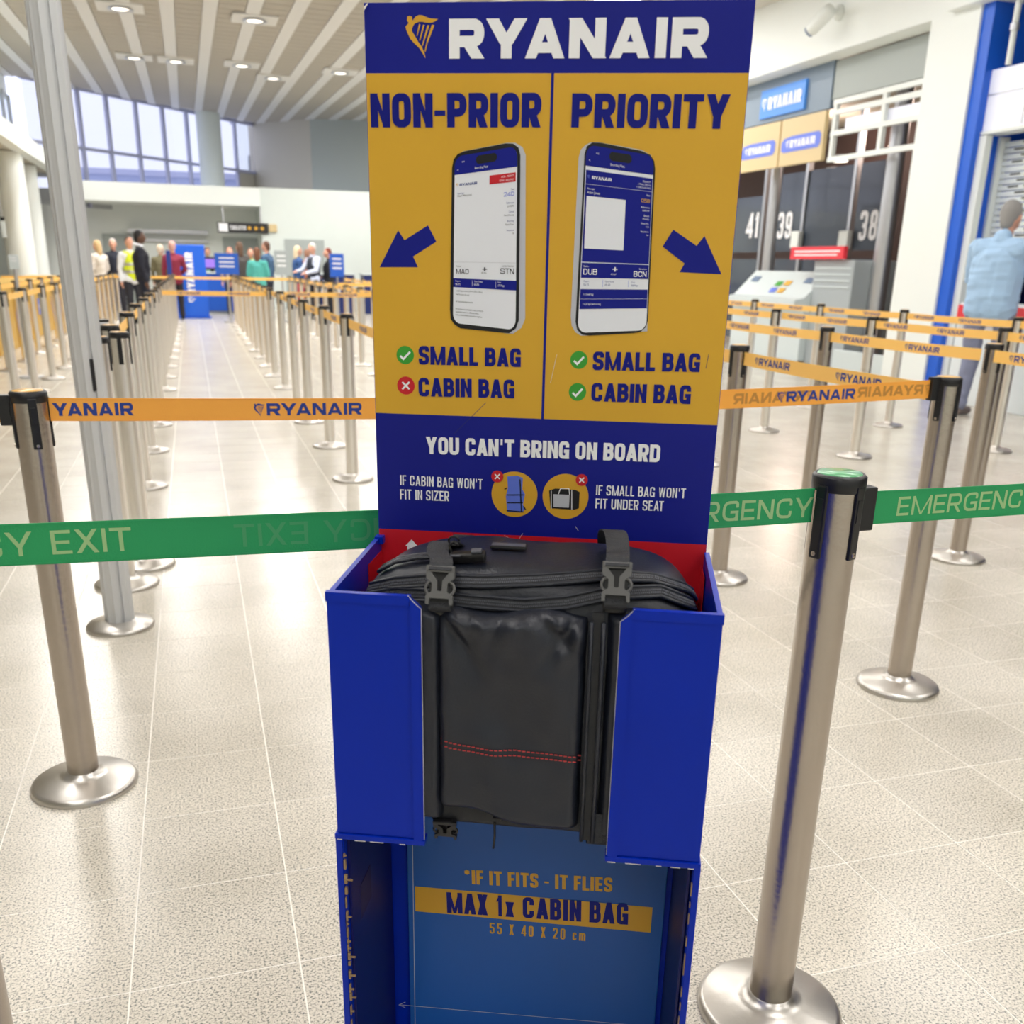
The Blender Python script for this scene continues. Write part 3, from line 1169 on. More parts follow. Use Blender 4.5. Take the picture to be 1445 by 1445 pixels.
pxpoly('arrow', [(536, 377), (562, 325), (571, 339), (604, 318), (616, 341), (583, 362), (590, 377)], 'navy', 2)
pxpoly('arrow', [(1018, 387), (994, 333), (983, 347), (950, 324), (935, 348), (966, 372), (959, 384)], 'navy', 2)
for cx, cy, ok in ((572, 501, 1), (573, 544, 0), (817, 508, 1), (815, 553, 1)):
    disc('tick_badge' if ok else 'cross_badge', cx, cy, 12.3, 'green_i' if ok else 'red', 2)
    if ok:
        marks('tick', [[(cx - 7, cy + 1), (cx - 2.5, cy + 5.5), (cx + 7, cy - 4.5)]], .0024, 'white_p', 3)
    else:
        marks('cross', [[(cx - 5, cy - 5), (cx + 5, cy + 5)], [(cx - 5, cy + 5), (cx + 5, cy - 5)]], .0022, 'white_p', 3)
disc('yellow_badge', 726, 697.5, 32.5, 'yellow_t', 2)
disc('yellow_badge', 798, 700.5, 32.5, 'yellow_t', 2)
for cx, cy in ((702, 672), (821, 677)):
    disc('cross_badge', cx, cy, 8.5, 'red', 4)
    marks('cross', [[(cx - 3.4, cy - 3.4), (cx + 3.4, cy + 3.4)], [(cx - 3.4, cy + 3.4), (cx + 3.4, cy - 3.4)]], .0015, 'white_p', 5)
pxpoly('rucksack_picture', [(716, 672), (730, 671), (738, 674), (737, 690), (741, 697), (738, 712), (741, 718), (737, 723), (716, 722), (714, 700), (717, 688)], 'signp', 3)
marks('rucksack_straps', [[(715, 698), (739, 698)], [(716, 709), (738, 709)], [(734, 676), (736, 722)], [(715, 720), (739, 722)], [(739, 714), (742, 719)], [(712, 690), (716, 688)]], .0014, 'blackp', 4)
pxpoly('holdall_picture', [(775, 692), (784, 689), (812, 691), (818, 694), (817, 717), (810, 719), (777, 717)], 'blackp', 3)
pxpoly('holdall_pocket', [(781, 697), (804, 698), (803, 716), (781, 715)], 'silver', 4)
marks('holdall_straps', [[(778, 692), (778, 717)], [(807, 691), (807, 719)], [(788, 697), (791, 689), (803, 689), (804, 698)]], .0009, 'white_p', 5)
pxpoly('up_arrow', [(581, 761), (590, 771), (587, 771), (587, 784), (575, 784), (575, 770), (572, 770)], 'white_p', 2)
# printed folds and scuffs
marks('crease', [[(641, 612), (686, 568)], [(700, 745), (698, 766)], [(640, 745), (640, 766)], [(1000, 500), (996, 520)]], .0006, 'navy_d', 2)
marks('scratch', [[(786, 500), (777, 540)], [(712, 755), (722, 760)], [(730, 764), (738, 752)], [(812, 742), (816, 748)]], .0005, 'wornw', 6)
# peeled corner
pc = bmesh.new()
pv = [pc.verts.new(p) for p in ((.0, -.001, Z0 - .004), (.006, -.004, Z0 - .0005), (.0055, -.007, Z0 - .004), (.001, -.006, Z0 - .009))]
pc.faces.new(pv)
obj('peeled_corner', pc, 'wornw', board)


# ---- the two printed phones
def phone(side, name, outer, rim, quad, hdrq, m_hdr):
    pxpoly(name + '_rim', rim, 'silver', 2)
    pxpoly(name + '_bezel', outer, 'blackp', 3)
    return


def cr(p):           # crop coordinates of the left phone -> photograph
    return (580 + p[0] * .1937, 200 + p[1] * .1937)


def cq(p):
    return (770 + p[0] * .1937, 200 + p[1] * .1937)


def quadfn(q, n):
    Q = [Vector(SL(*p)) for p in q]      # TL TR BR BL

    def f(a, b):                          # a right 0..1, b down 0..1
        p = Q[0].lerp(Q[1], a).lerp(Q[3].lerp(Q[2], a), b)
        return Vector((p.x, lay(n), p.y))
    return f


def tiny(s, f, a, b, size, m, right=False, wide=1.0, name='small_print'):
    """a,b left baseline in screen space, size = cap height as fraction of screen height"""
    P = small_text(s)
    xs = [x for p in P for x, y in p]
    mx = max(xs)
    S = size / .70
    asp = 2.06 * wide
    off = a - mx * S * asp if right else a
    return polys_mesh(name, P, lambda x, y: f(off + x * S * asp, b - y * S), m, board)


def caps(s, f, a0, a1, b, size, m, t=.17):
    asp = 2.06
    P = text_polys(s, 1.0, (a1 - a0) / (size * asp), t, .13)
    return polys_mesh('lettering', P, lambda x, y: f(a0 + x * size * asp, b - y * size), m, board)


def srect(f, a0, a1, b0, b1, m, name='screen_block'):
    return polys_mesh(name, [[(a0, b1), (a1, b1), (a1, b0), (a0, b0)]], f, m, board)


pxpoly('phone_rim', [cr(p) for p in [(330, 110), (380, 70), (700, 8), (760, 8), (812, 40), (836, 95), (832, 1290), (805, 1355), (745, 1398), (700, 1396), (360, 1350)]], 'silver', 2)
pxpoly('phone_bezel', [cr(p) for p in [(300, 190), (312, 130), (340, 92), (390, 70), (690, 13), (745, 15), (785, 45), (798, 100), (786, 1300), (765, 1360), (715, 1394), (660, 1390), (360, 1358), (318, 1330), (290, 1290), (285, 1220)]], 'blackp', 3)
LQ = [cr(p) for p in [(312, 96), (786, 14), (772, 1388), (298, 1332)]]


def rr_poly(q0, q1, q2, q3, r=.09):
    """rounded screen outline from quad function coordinates"""
    out = []
    for (cx, cy, a0) in ((1 - r, r * .48, -90), (1 - r, 1 - r * .48, 0), (r, 1 - r * .48, 90), (r, r * .48, 180)):
        for k in range(7):
            a = math.radians(a0 + k * 15)
            out.append((cx + r * math.cos(a), cy + r * .48 * math.sin(a)))
    return out


f4 = quadfn(LQ, 4)
scr = [(.02 + .96 * a, .012 + .976 * b) for a, b in rr_poly(0, 0, 0, 0, .12)]
polys_mesh('phone_screen', [scr], f4, 'screen_w', board)
f5, f6, f7 = quadfn(LQ, 5), quadfn(LQ, 6), quadfn(LQ, 7)
top = [(.98, .115), (.02, .115)] + [(.02 + .96 * a, .012 + .976 * b) for a, b in rr_poly(0, 0, 0, 0, .12)[21:28]] + [(.02 + .96 * a, .012 + .976 * b) for a, b in rr_poly(0, 0, 0, 0, .12)[0:7]]
polys_mesh('phone_header', [top], f5, 'navy', board)
isl = [((.62 if math.cos(a * PI / 12 + .01) > 0 else .40) + .05 * math.cos(a * PI / 12), .050 + .023 * math.sin(a * PI / 12)) for a in range(24)]
polys_mesh('phone_camera_slot', [isl], f6, 'blackp', board)
tiny('Boarding Pass', f6, .33, .098, .0125, 'white_p')
tiny('9:41', f6, .13, .052, .009, 'white_p')
tiny('<', f6, .06, .097, .014, 'white_p')
caps('RYANAIR', f5, .10, .37, .181, .014, 'print_blue', .26)
polys_mesh('harp_emblem', harp_polys(), lambda a, b: f5(.045 + a * .045, .182 - b * .018), 'yellow_t', board)
srect(f5, .56, .96, .143, .190, 'red')
tiny('NON - PRIORITY', f6, .94, .163, .010, 'white_p', True, .9)
tiny('1 SMALL BAG ONLY', f6, .94, .182, .010, 'white_p', True, .9)
tiny('Passenger', f5, .07, .226, .009, 'print_blue')
tiny('Kaur Manpreet', f5, .07, .241, .012, 'inkdark')
caps('24D', f5, .78, .94, .262, .021, 'signp')
for s, b, m in (('Seat', .232, 'print_blue'), ('Reference', .302, 'print_blue'), ('LM957C', .320, 'inkdark'), ('Queue', .349, 'print_blue'), ('Non-Priority', .367, 'inkdark'), ('Boarding', .398, 'print_blue'), ('Back Door', .416, 'inkdark'), ('Sequence', .447, 'print_blue'), ('14', .465, 'inkdark')):
    tiny(s, f5, .94, b, .010, m, True)
srect(f5, .03, .98, .6175, .6190, 'silver')
tiny('Madrid', f5, .06, .648, .009, 'inkdark')
caps('MAD', f5, .06, .255, .688, .031, 'inkdark')
tiny('London Stansted', f5, .94, .640, .009, 'inkdark', True)
caps('STN', f5, .74, .95, .680, .031, 'inkdark')
tiny('FR 993', f5, .45, .682, .009, 'inkdark')
polys_mesh('plane_icon', [[(.49, .645), (.51, .645), (.51, .668), (.49, .668)], [(.465, .655), (.535, .655), (.535, .659), (.465, .659)]], f5, 'inkdark', board)
srect(f5, .02, .985, .715, .768, 'navy')
for s, a, b, z in (('Depart', .05, .735, .009), ('06:30', .05, .755, .012), ('Gate Closes', .34, .733, .009), ('06:05', .34, .752, .012), ('Date', .70, .732, .009), ('17 May', .70, .751, .012)):
    tiny(s, f6, a, b, z, 'white_p')
for a in (.31, .67):
    srect(f6, a, a + .004, .725, .758, 'white_p')
for s, b in (('1 small bag on board (20cm x 25cm x 40cm)', .793), ('that fits under the seat', .815), ('No checked-in bags included', .858), ('As you have not purchased a seat, you may be', .903), ('required to move to a different seat to', .921), ('accommodate families that must sit together', .939)):
    tiny(s, f5, .06, b, .0098, 'inkdark', wide=.78)

pxpoly('phone_rim', [cq(p) for p in [(290, 25), (330, 5), (380, 3), (700, 60), (770, 100), (740, 1380), (300, 1412), (255, 1412), (215, 1385), (190, 1340), (183, 1270), (240, 120), (255, 60)]], 'silver', 2)
pxpoly('phone_bezel', [cq(p) for p in [(284, 90), (300, 35), (340, 6), (400, 8), (700, 68), (760, 95), (790, 140), (798, 200), (745, 1300), (730, 1350), (690, 1385), (640, 1394), (320, 1412), (265, 1405), (230, 1370), (218, 1310)]], 'blackp', 3)
RQ = [cq(p) for p in [(290, 2), (800, 88), (742, 1388), (222, 1408)]]
f4, f5, f6, f7 = quadfn(RQ, 4), quadfn(RQ, 5), quadfn(RQ, 6), quadfn(RQ, 7)
polys_mesh('phone_screen', [scr], f4, 'screen_w', board)
polys_mesh('phone_header', [top], f5, 'navy', board)
polys_mesh('phone_camera_slot', [[(a, b + .0) for a, b in isl]], f6, 'blackp', board)
tiny('Boarding Pass', f6, .37, .098, .0125, 'white_p')
tiny('9:41', f6, .16, .052, .009, 'white_p')
tiny('<', f6, .06, .093, .014, 'white_p')
srect(f5, .03, .975, .135, .605, 'navy')
srect(f5, .03, .975, .610, .690, 'navy')
srect(f6, .03, .975, .205, .2062, 'white_p')
caps('RYANAIR', f6, .12, .40, .178, .016, 'white_p', .26)
polys_mesh('harp_emblem', harp_polys(), lambda a, b: f6(.055 + a * .045, .178 - b * .018), 'signp', board)
for s, b in (('PRIORITY', .161), ('1 SMALL BAG &', .177), ('1 CHECK-IN BAG', .193)):
    tiny(s, f6, .95, b, .010, 'white_p', True, .9)
tiny('Passenger', f6, .06, .231, .009, 'white_p')
tiny('Adam Jones', f6, .06, .252, .013, 'white_p')
srect(f6, .055, .61, .265, .535, 'screen_w', 'blank_code_square')
caps('05B', f6, .83, .95, .268, .020, 'yellow_t')
for s, b in (('Seat', .232), ('Reference', .298), ('G3RY9F', .316), ('Queue', .343), ('Priority', .361), ('Gate No.', .386), ('112', .404), ('Sequence', .430), ('14', .449)):
    tiny(s, f6, .95, b, .010, 'white_p', True)
tiny('Dublin', f6, .06, .632, .009, 'white_p')
caps('DUB', f6, .06, .255, .672, .031, 'white_p')
tiny('Barcelona', f6, .95, .638, .009, 'white_p', True)
caps('BCN', f6, .77, .95, .678, .031, 'white_p')
tiny('FR 867', f6, .45, .672, .009, 'white_p')
polys_mesh('plane_icon', [[(.495, .628), (.515, .628), (.515, .652), (.495, .652)], [(.47, .638), (.54, .638), (.54, .642), (.47, .642)]], f6, 'white_p', board)
for s, a, b, z in (('Depart', .07, .712, .009), ('06:15', .07, .732, .012), ('Gate Closes', .37, .712, .009), ('05:40', .37, .732, .012), ('Date', .74, .714, .009), ('09 Mar', .74, .734, .012)):
    tiny(s, f5, a, b, z, 'print_blue')
for a in (.34, .70):
    srect(f5, a, a + .004, .70, .738, 'signp')
srect(f5, .03, .975, .750, .858, 'navy')
srect(f6, .03, .975, .803, .8042, 'white_p')
tiny('1 x Small bag', f6, .07, .783, .011, 'white_p', wide=.85)
tiny('1 x 20 kg Check-in bag', f6, .07, .836, .011, 'white_p', wide=.85)

# ---- lower part of the sizer: walls, flaps, back panel
bp_ = obj('back_panel', B(.030, SW - .014, -.006, -.002, .03, .61, .001), 'backblue', sz)


def bwords(s, a, b, hpx, m, t, gap, y=-.0066):
    A, B_ = Vector(SL(*a, y)), Vector(SL(*b, y))
    h = (Vector(SL(a[0], a[1] - hpx, y)) - A).length
    d = (B_ - A).normalized()
    e = Vector((-d.y, d.x))
    return polys_mesh('lettering', text_polys(s, h, (B_ - A).length, t * h, gap * h), lambda p, q: Vector((A.x + d.x * p + e.x * q, y, A.y + d.y * p + e.y * q)), m, bp_)


bwords('*IF IT FITS - IT FLIES', (655, 1247), (864, 1259), 20, 'yellow_t', .205, .075)
gb = obj('gold_band', B(.041, .388, -.0064, -.006, .376, .4195), 'yellow_t', bp_)
bwords('MAX 1x CABIN BAG', (631, 1288), (886, 1305), 29, 'navy_t', .195, .065, -.0069)
bwords('55 X 40 X 20 cm', (691, 1317), (826, 1328), 15, 'yellow_t', .14, .2)
ll = []
for s in ([(582, 1180), (586, 1460)], [(565, 1418), (960, 1452)], [(572, 1414), (563, 1418), (572, 1422)]):
    ll += strip([tuple(SL(*p, -.0066)) for p in s], .0009)
polys_mesh('measuring_lines', ll, lambda a, b: Vector((a, -.0066, b)), 'silver', bp_)
sw = bmesh.new()
prism([(-SD, 0), (0, 0), (0, ZT + .006), (-SD, ZT)], -.003, .003, sw)
lw = obj('side_wall', sw, 'boxblue', sz, (0, 0, 0), (0, 0, PI / 2))
lw2 = link('side_wall', lw.data, None, sz, (SW + .001, 0, 0), (0, 0, PI / 2))
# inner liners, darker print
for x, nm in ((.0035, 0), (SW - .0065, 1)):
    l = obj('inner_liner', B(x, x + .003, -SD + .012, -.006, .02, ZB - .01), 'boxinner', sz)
rt = obj('red_wrap_reflection', B(.0035, .0045, -.07, -.001, .70, .93), 'red', sz)
rt = obj('red_wrap_reflection', B(SW - .0045, SW - .0035, -.05, -.001, .70, .93), 'red', sz)  # red strip stands for a reflection on the right inner wall


def flap(x0, x1, inner_right, zt):
    """front flap between x0 and x1; the inner edge carries a folded lip with a clipped corner"""
    c = .013
    s = 1 if inner_right else -1
    xi, xo = (x1, x0) if inner_right else (x0, x1)
    f = obj('front_flap', prism([(xo, ZB), (xi, ZB), (xi + 0, zt - c * .9), (xi - s * c, zt), (xo, zt)], -SD - .003, -SD + .003), 'boxblue', sz)
    # folded hem along the top, lip along the inner edge, fold under the bottom
    obj('top_hem', prism([(xo - s * .001, zt - .010), (xi - s * .012, zt - .010), (xi - s * .011, zt + .001), (xo - s * .001, zt + .001)], -SD - .0045, -SD + .003), 'boxblue', f)
    obj('inner_lip', prism([(xi - s * .011, ZB - .004), (xi + s * .001, ZB), (xi + s * .001, zt - c), (xi - s * .011, zt - .002)], -SD - .0058, -SD + .002), 'boxblue', f)
    obj('bottom_fold', B(min(xo, xi) - .003, max(xo, xi) + .002, -SD - .006, -SD + .012, ZB - .008, ZB - .001, .001), 'boxblue', f)
    e = ribbon([(xi + s * .0015, -SD - .004, z) for z in (ZB + .0, .7, .8, zt - c)] + [(xi - s * c * .5, -SD - .004, zt - c * .45), (xi - s * c, -SD - .004, zt + .002)], .001, (0, 1, 0), .0006)
    obj('worn_edge', e, 'wornw', f)
    b2 = bmesh.new()
    x = min(xo, xi)
    while x < max(xo, xi) - .01:
        w_ = random.uniform(.004, .018)
        box(b2, x, x + w_, -SD - .0063, -SD - .0059, ZB - .0085, ZB - .0076)
        x += w_ + random.uniform(.003, .02)
    obj('worn_edge', b2, 'wornw', f)
    return f


flap(-.003, .101, True, ZT + .001)
flap(.318, SW + .004, False, ZT)
# front edges of the lower walls, with torn corrugated cardboard
for x in (-.004, SW + .0005):
    obj('edge_strip', B(x - .002, x + .006, -SD - .004, -SD + .006, 0, ZB - .008, .001), 'boxblue', sz)
tb = bmesh.new()
z = .30
while z < ZB - .03:
    h_ = random.uniform(.004, .016)
    w_ = random.uniform(.001, .0035)
    box(tb, .003, .003 + w_, -SD - .0048, -SD - .001, z, z + h_)
    if random.random() < .35:
        box(tb, .003, .003 + w_ * 3, -SD - .0052, -SD - .003, z + h_ * .4, z + h_ * .4 + .0015)
    z += h_ + random.uniform(.001, .010)
obj('torn_edge', tb, 'worn', sz)
tb = bmesh.new()
z = .30
while z < ZB - .03:
    h_ = random.uniform(.006, .03)
    box(tb, SW - .0028, SW - .0015, -SD - .0048, -SD - .001, z, z + h_)
    z += h_ + random.uniform(.004, .02)
obj('torn_edge', tb, 'worn', sz)
obj('brown_tape_patch', B(.0066, .0072, -.17, -.12, .48, .53), mat('faded_patch', sr(48, 38, 80), .6), sz)
obj('base_panel', B(0, SW, -SD, 0, .0, .03, .002), 'boxblue', sz)
# small tape at the left rear corner of the box rim
obj('rim_cap', B(-.003, .008, -.012, .004, ZT - .002, ZT + .008, .001), 'boxblue', sz)
# carton hanging rivet row behind the board
obj('rear_brace', B(.08, .12, .012, .03, 0, 1.2, .003), 'navy_d', sz)

# ------------------------------------------------------------------ the bag
bag = empty('travel_bag', SO, SA)
tag(bag, 'black nylon travel backpack wedged in the blue sizer box', 'bag')
BX, BY, BZ = .211, -.112, .806          # centre
HX, HY, HZ = .199, .094, .168
NE = 4.2


def bagimp(p):
    return abs((p[0] - BX) / HX) ** NE + abs((p[1] - BY) / HY) ** NE + abs((p[2] - BZ) / HZ) ** NE


def wr(p):
    return noise.noise(Vector((p[0] * 14, p[1] * 10, p[2] * 16))) * .004 + noise.noise(Vector((p[0] * 40, p[1] * 20, p[2] * 30))) * .0012


bm = bmesh.new()
bmesh.ops.create_cube(bm, size=2)
bmesh.ops.subdivide_edges(bm, edges=bm.edges, cuts=46, use_grid_fill=True)
for v in bm.verts:
    d = v.co.copy()
    k = (abs(d.x) ** NE + abs(d.y) ** NE + abs(d.z) ** NE) ** (1 / NE)
    d /= k
    p = Vector((BX + d.x * HX, BY + d.y * HY, BZ + d.z * HZ))
    n = Vector((d.x, d.y, d.z)).normalized()
    p += n * (wr(p) - .001)
    # seam welt round the lid
    v.co = p
obj('body', bm, 'bag', bag, smooth=True)


def S2(px, py, y=-.2):
    """local point on the body under a line of sight"""
    o_ = CP - SO
    O = Vector((o_.dot(SX), o_.dot(SY), o_.z))
    r = ray(px, py)
    D = Vector((r.dot(SX), r.dot(SY), r.z))
    t = .6
    while t < 2:
        p = O + D * t
        if bagimp(p) <= 1:
            break
        t += .0008
    return p


def bnrm(p):
    g_ = Vector([math.copysign(abs((p[i] - c) / h_) ** (NE - 1) / h_, p[i] - c) for i, (c, h_) in enumerate(((BX, HX), (BY, HY), (BZ, HZ)))])
    return g_.normalized()


def dense(pts, n):
    out = []
    for a, b in zip(pts, pts[1:]):
        for k in range(n):
            out.append((a[0] + (b[0] - a[0]) * k / n, a[1] + (b[1] - a[1]) * k / n))
    out.append(pts[-1])
    return out


def zipper(pts, w, name='zip'):
    pp = dense(pts, 5)
    P = [S2(*q) for q in pp]
    N = [bnrm(p) for p in P]
    T = [(P[min(i + 1, len(P) - 1)] - P[max(0, i - 1)]).normalized() for i in range(len(P))]
    side = [N[i].cross(T[i]) for i in range(len(P))]
    z = obj(name, ribbon([p + n * .0028 for p, n in zip(P, N)], w, side, .003), 'bag_d', bag)
    for s in (-1, 1):
        obj('piping', tube([p + n * .0035 + sd * s * w * .62 for p, n, sd in zip(P, N, side)], .0022, 6), 'bag', z, smooth=True)
    tbm = bmesh.new()
    L_ = 0
    for i in range(len(P) - 1):
        seg = (P[i + 1] - P[i]).length
        while L_ < seg:
            f = L_ / seg
            p = P[i].lerp(P[i + 1], f) + N[i] * .0046
            for s in (-1, 1):
                q = p + side[i] * s * w * .16 + T[i] * (.0009 if s > 0 else 0)
                r_ = bmesh.ops.create_cube(tbm, size=1)
                mt = Matrix((T[i], side[i], N[i])).transposed()
                for v in r_['verts']:
                    v.co = q + mt @ Vector((v.co.x * .0010, v.co.y * .0022, v.co.z * .0012))
            L_ += .0021
        L_ -= seg
    t_ = obj('teeth', tbm, 'zip', z)
    t_['kind'] = 'stuff'
    return z


zipper([(524, 832), (560, 824), (610, 820), (680, 822), (760, 820), (850, 814), (920, 818), (965, 832), (992, 852)], .010)
zipper([(540, 838), (600, 840), (660, 848), (740, 854), (800, 850), (860, 838), (930, 836), (985, 858)], .010)
zipper([(540, 806), (560, 795), (590, 789), (612, 788)], .008)

# pocket pillows on the front face
def pillow(name, x0, x1, z0, z1, yf, depth, m, fold=None, nx=60, nz=70, ed=.016, amp=1.0, bot=None, topf=None):
    bm = bmesh.new()
    grid = []
    for j in range(nz + 1):
        row = []
        b = j / nz
        for i in range(nx + 1):
            a = i / nx
            zz0 = z0 + (bot(a) if bot else 0)
            zz1 = z1 + (topf(a) if topf else 0)
            x = x0 + (x1 - x0) * a
            z = zz0 + (zz1 - zz0) * b
            ex = min(a, 1 - a) * (x1 - x0)
            ez = min(b, 1 - b) * (z1 - z0)
            fx = 1 - max(0, 1 - ex / ed) ** 2
            fz = 1 - max(0, 1 - ez / ed) ** 2
            q = math.sqrt(max(0, fx * fz)) if fx * fz > 0 else 0
            y = yf + depth * (1 - q)
            w_ = 0
            if amp:
                w_ = noise.noise(Vector((x * 16, z * 9, 3.1))) * .010 + noise.noise(Vector((x * 30 + z * 26, z * 20 - x * 20, 7))) * .0032
                # gathered folds under the buckles
                for (fx_, fz_, an, am) in ((.122, .925, -1.0, .009), (.150, .93, -1.35, .005), (.225, .93, -.75, .008), (.275, .93, -2.2, .008), (.262, .93, -1.5, .005), (.19, .93, -1.9, .005)):
                    dx, dz = x - fx_, z - fz_
                    u_ = dx * math.cos(an) + dz * math.sin(an)
                    v_ = -dx * math.sin(an) + dz * math.cos(an)
                    if u_ > -.01:
                        w_ -= am * math.exp(-(v_ / .007) ** 2) * math.exp(-(u_ / .055) ** 2)
                        w_ += am * .8 * math.exp(-((v_ - .016) / .010) ** 2) * math.exp(-(u_ / .06) ** 2)
                w_ -= .004 * math.exp(-((z - .80) / .05) ** 2) * math.sin(a * PI)
            y -= w_ * q * amp
            row.append(bm.verts.new((x, y, z)))
        grid.append(row)
    for j in range(nz):
        for i in range(nx):
            bm.faces.new((grid[j][i], grid[j][i + 1], grid[j + 1][i + 1], grid[j + 1][i]))
    o = obj(name, bm, m, bag, smooth=True)
    return o


pk = pillow('front_pocket', .116, .284, .668, .930, -.224, .035, 'bag', bot=lambda a: .012 - .020 * a + .004 * math.sin(a * 7), topf=lambda a: .004 * math.cos(a * 9))
pillow('side_panel', .088, .124, .664, .925, -.219, .028, 'bag', amp=.5, nx=24, ed=.010, topf=lambda a: .010 * (1 - a))
pillow('side_panel', .302, .365, .655, .935, -.217, .026, 'bag', amp=.5, nx=30, ed=.012)
zp = obj('vertical_zip', ribbon([(.293, -.214, z) for z in (.655, .75, .85, .915, .935)], .012, (1, 0, 0), .004), 'bag_d', bag)
obj('piping', tube([(.2865, -.2185, z) for z in (.655, .75, .85, .925)], .0022, 8), 'bag', zp, smooth=True)
obj('piping', tube([(.2995, -.2185, z) for z in (.655, .75, .85, .925)], .0026, 8), 'bag', zp, smooth=True)
# bottom of the bag between the flaps
pillow('bottom_gusset', .10, .32, .650, .70, -.205, .03, 'bag_d', amp=.3, nx=30, nz=14, ed=.012)
# red double stitching
sb_ = bmesh.new()
for row in (0, 1):
    x = .122
    while x < .282:
        a = (x - .122) / .16
        z = .770 - .006 * a - row * .0062 + (.004 * (1 - min(1, a * 4)))
        yv = -.2215 - .0035 * math.sin(a * PI)
        # rest on the pocket surface
        x1_ = x + .0036
        vs = []
        best = min(pk.data.vertices, key=lambda v: (v.co.x - x) ** 2 + (v.co.z - z) ** 2)
        y_ = best.co.y - .0012
        box(sb_, x, x1_, y_ - .0004, y_ + .0006, z - .0005, z + .0005)
        x += .0052
o = obj('red_stitching', sb_, 'redthread', pk)


# compression straps with side release buckles over the top
def buckle(cx, cz, y, tilt, w=.031, h=.042, bm_='buckle'):
    e = empty('buckle', (cx, y, cz), 0, bag)
    e.rotation_euler = (tilt, 0, 0)
    W2, H2 = w / 2, h / 2
    b = bmesh.new()
    # receiving body: bottom half, arms curve out to the release wings
    prism(rnd([(-W2 * .95, -H2), (-W2 * .95, -H2 * .55), (-W2 * .55, -H2 * .35), (-W2 * .55, H2 * .1), (-W2 * .98, H2 * .35), (-W2, H2), (-W2 * .62, H2), (-W2 * .60, H2 * .62), (-W2 * .18, H2 * .25), (-W2 * .16, -H2 * .3),
               (W2 * .16, -H2 * .3), (W2 * .18, H2 * .25), (W2 * .60, H2 * .62), (W2 * .62, H2), (W2, H2), (W2 * .98, H2 * .35), (W2 * .55, H2 * .1), (W2 * .55, -H2 * .35), (W2 * .95, -H2 * .55), (W2 * .95, -H2),
               (W2 * .72, -H2), (W2 * .70, -H2 * .68), (-W2 * .70, -H2 * .68), (-W2 * .72, -H2)], .0012, seg=3), -.0075, -.001, b)
    obj('frame', b, bm_, e)
    b = bmesh.new()
    for s in (-1, 1):
        pts = [(s * W2 * (.60 + .40 * math.sin(t)), -.004, -H2 * .16 + H2 * .34 * -math.cos(t)) for t in [PI * k / 10 for k in range(11)]]
        tube(pts, .0017, 8, b)
    obj('release_wing', b, bm_, e, smooth=True)
    obj('crossbar', B(-W2, W2, -.008, -.002, H2 * .66, H2 * .98, .0012), bm_, e)
    obj('backplate', B(-W2 * .8, W2 * .8, -.001, .001, -H2 * .9, H2 * .9), 'black', e)
    return e


def webstrap(pts, w, name='webbing_strap', dirs=(1, 0, 0)):
    # smooth the path
    P = [Vector(p) for p in pts]
    for _ in range(2):
        Q = [P[0]]
        for a, b in zip(P, P[1:]):
            Q += [a.lerp(b, .25), a.lerp(b, .75)]
        Q.append(P[-1])
        P = Q
    return obj(name, ribbon(P, w, dirs, .0016), 'web', bag, smooth=False)


def L3(px, py, y):
    x, z = SL(px, py, y)
    return Vector((x, y, z))


for (bx, by, topx, topy) in ((622, 826, 622, 764), (870, 821, 866, 748)):
    c = L3(bx, by, -.213)
    buckle(c.x, c.z, -.213, -.35)
    if topy > 760:
        tp = L3(topx, topy, -.150)
        webstrap([(c.x, -.216, c.z + .018), (c.x, -.205, c.z + .028), (tp.x - .001, -.172, tp.z - .008), (tp.x, -.152, tp.z), (tp.x + .006, -.135, tp.z - .004), (tp.x + .010, -.10, tp.z - .020), (tp.x + .01, -.05, .968)], .025)
    else:
        tp = L3(topx, topy + 2, -.150)
        webstrap([(c.x, -.216, c.z + .018), (c.x, -.204, c.z + .028), (c.x - .0, -.178, tp.z - .018), (tp.x + .004, -.155, tp.z - .002), (tp.x - .002, -.140, tp.z), (tp.x - .006, -.120, tp.z - .010), (tp.x - .006, -.09, tp.z - .030)], .025)
    webstrap([(c.x, -.213, c.z - .012), (c.x, -.222, c.z - .019), (c.x, -.223, c.z - .024), (c.x, -.213, c.z - .030)], .024)
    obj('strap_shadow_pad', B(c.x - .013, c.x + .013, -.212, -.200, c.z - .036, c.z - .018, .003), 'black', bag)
# crease strap running down the front left of the pocket
# lower straps
c = L3(630, 1168, -.20)
e = buckle(c.x, c.z + .004, -.203, .3, .028, .030, 'black')
webstrap([(.306, -.214, .69), (.307, -.216, .66), (.306, -.212, .646), (.304, -.19, .643)], .026)
obj('hanging_cord', tube([L3(698, 1160, -.205), L3(698, 1180, -.205), L3(696, 1197, -.205)], .0014, 8), 'black', bag, smooth=True)
obj('cord_stop', B(.182, .192, -.212, -.204, .667, .672, .001), 'black', bag)
# name plate on the top
a = S2(718, 775)
n = bnrm(a)
pl = obj('top_plate', B(-.021, .021, -.0075, .0075, -.002, .002, .0016), 'black', bag)
pl.location = a + n * .003
pl.rotation_euler = n.to_track_quat('Z', 'Y').to_euler()
pl.rotation_euler = Matrix((SX.copy() * 0 + Vector((1, 0, 0)), n.cross(Vector((1, 0, 0))).normalized(), n)).transposed().to_euler()
pr = obj('plate_rim', B(-.0195, .0195, -.006, .006, .002, .0028, .0006), 'zip', pl)
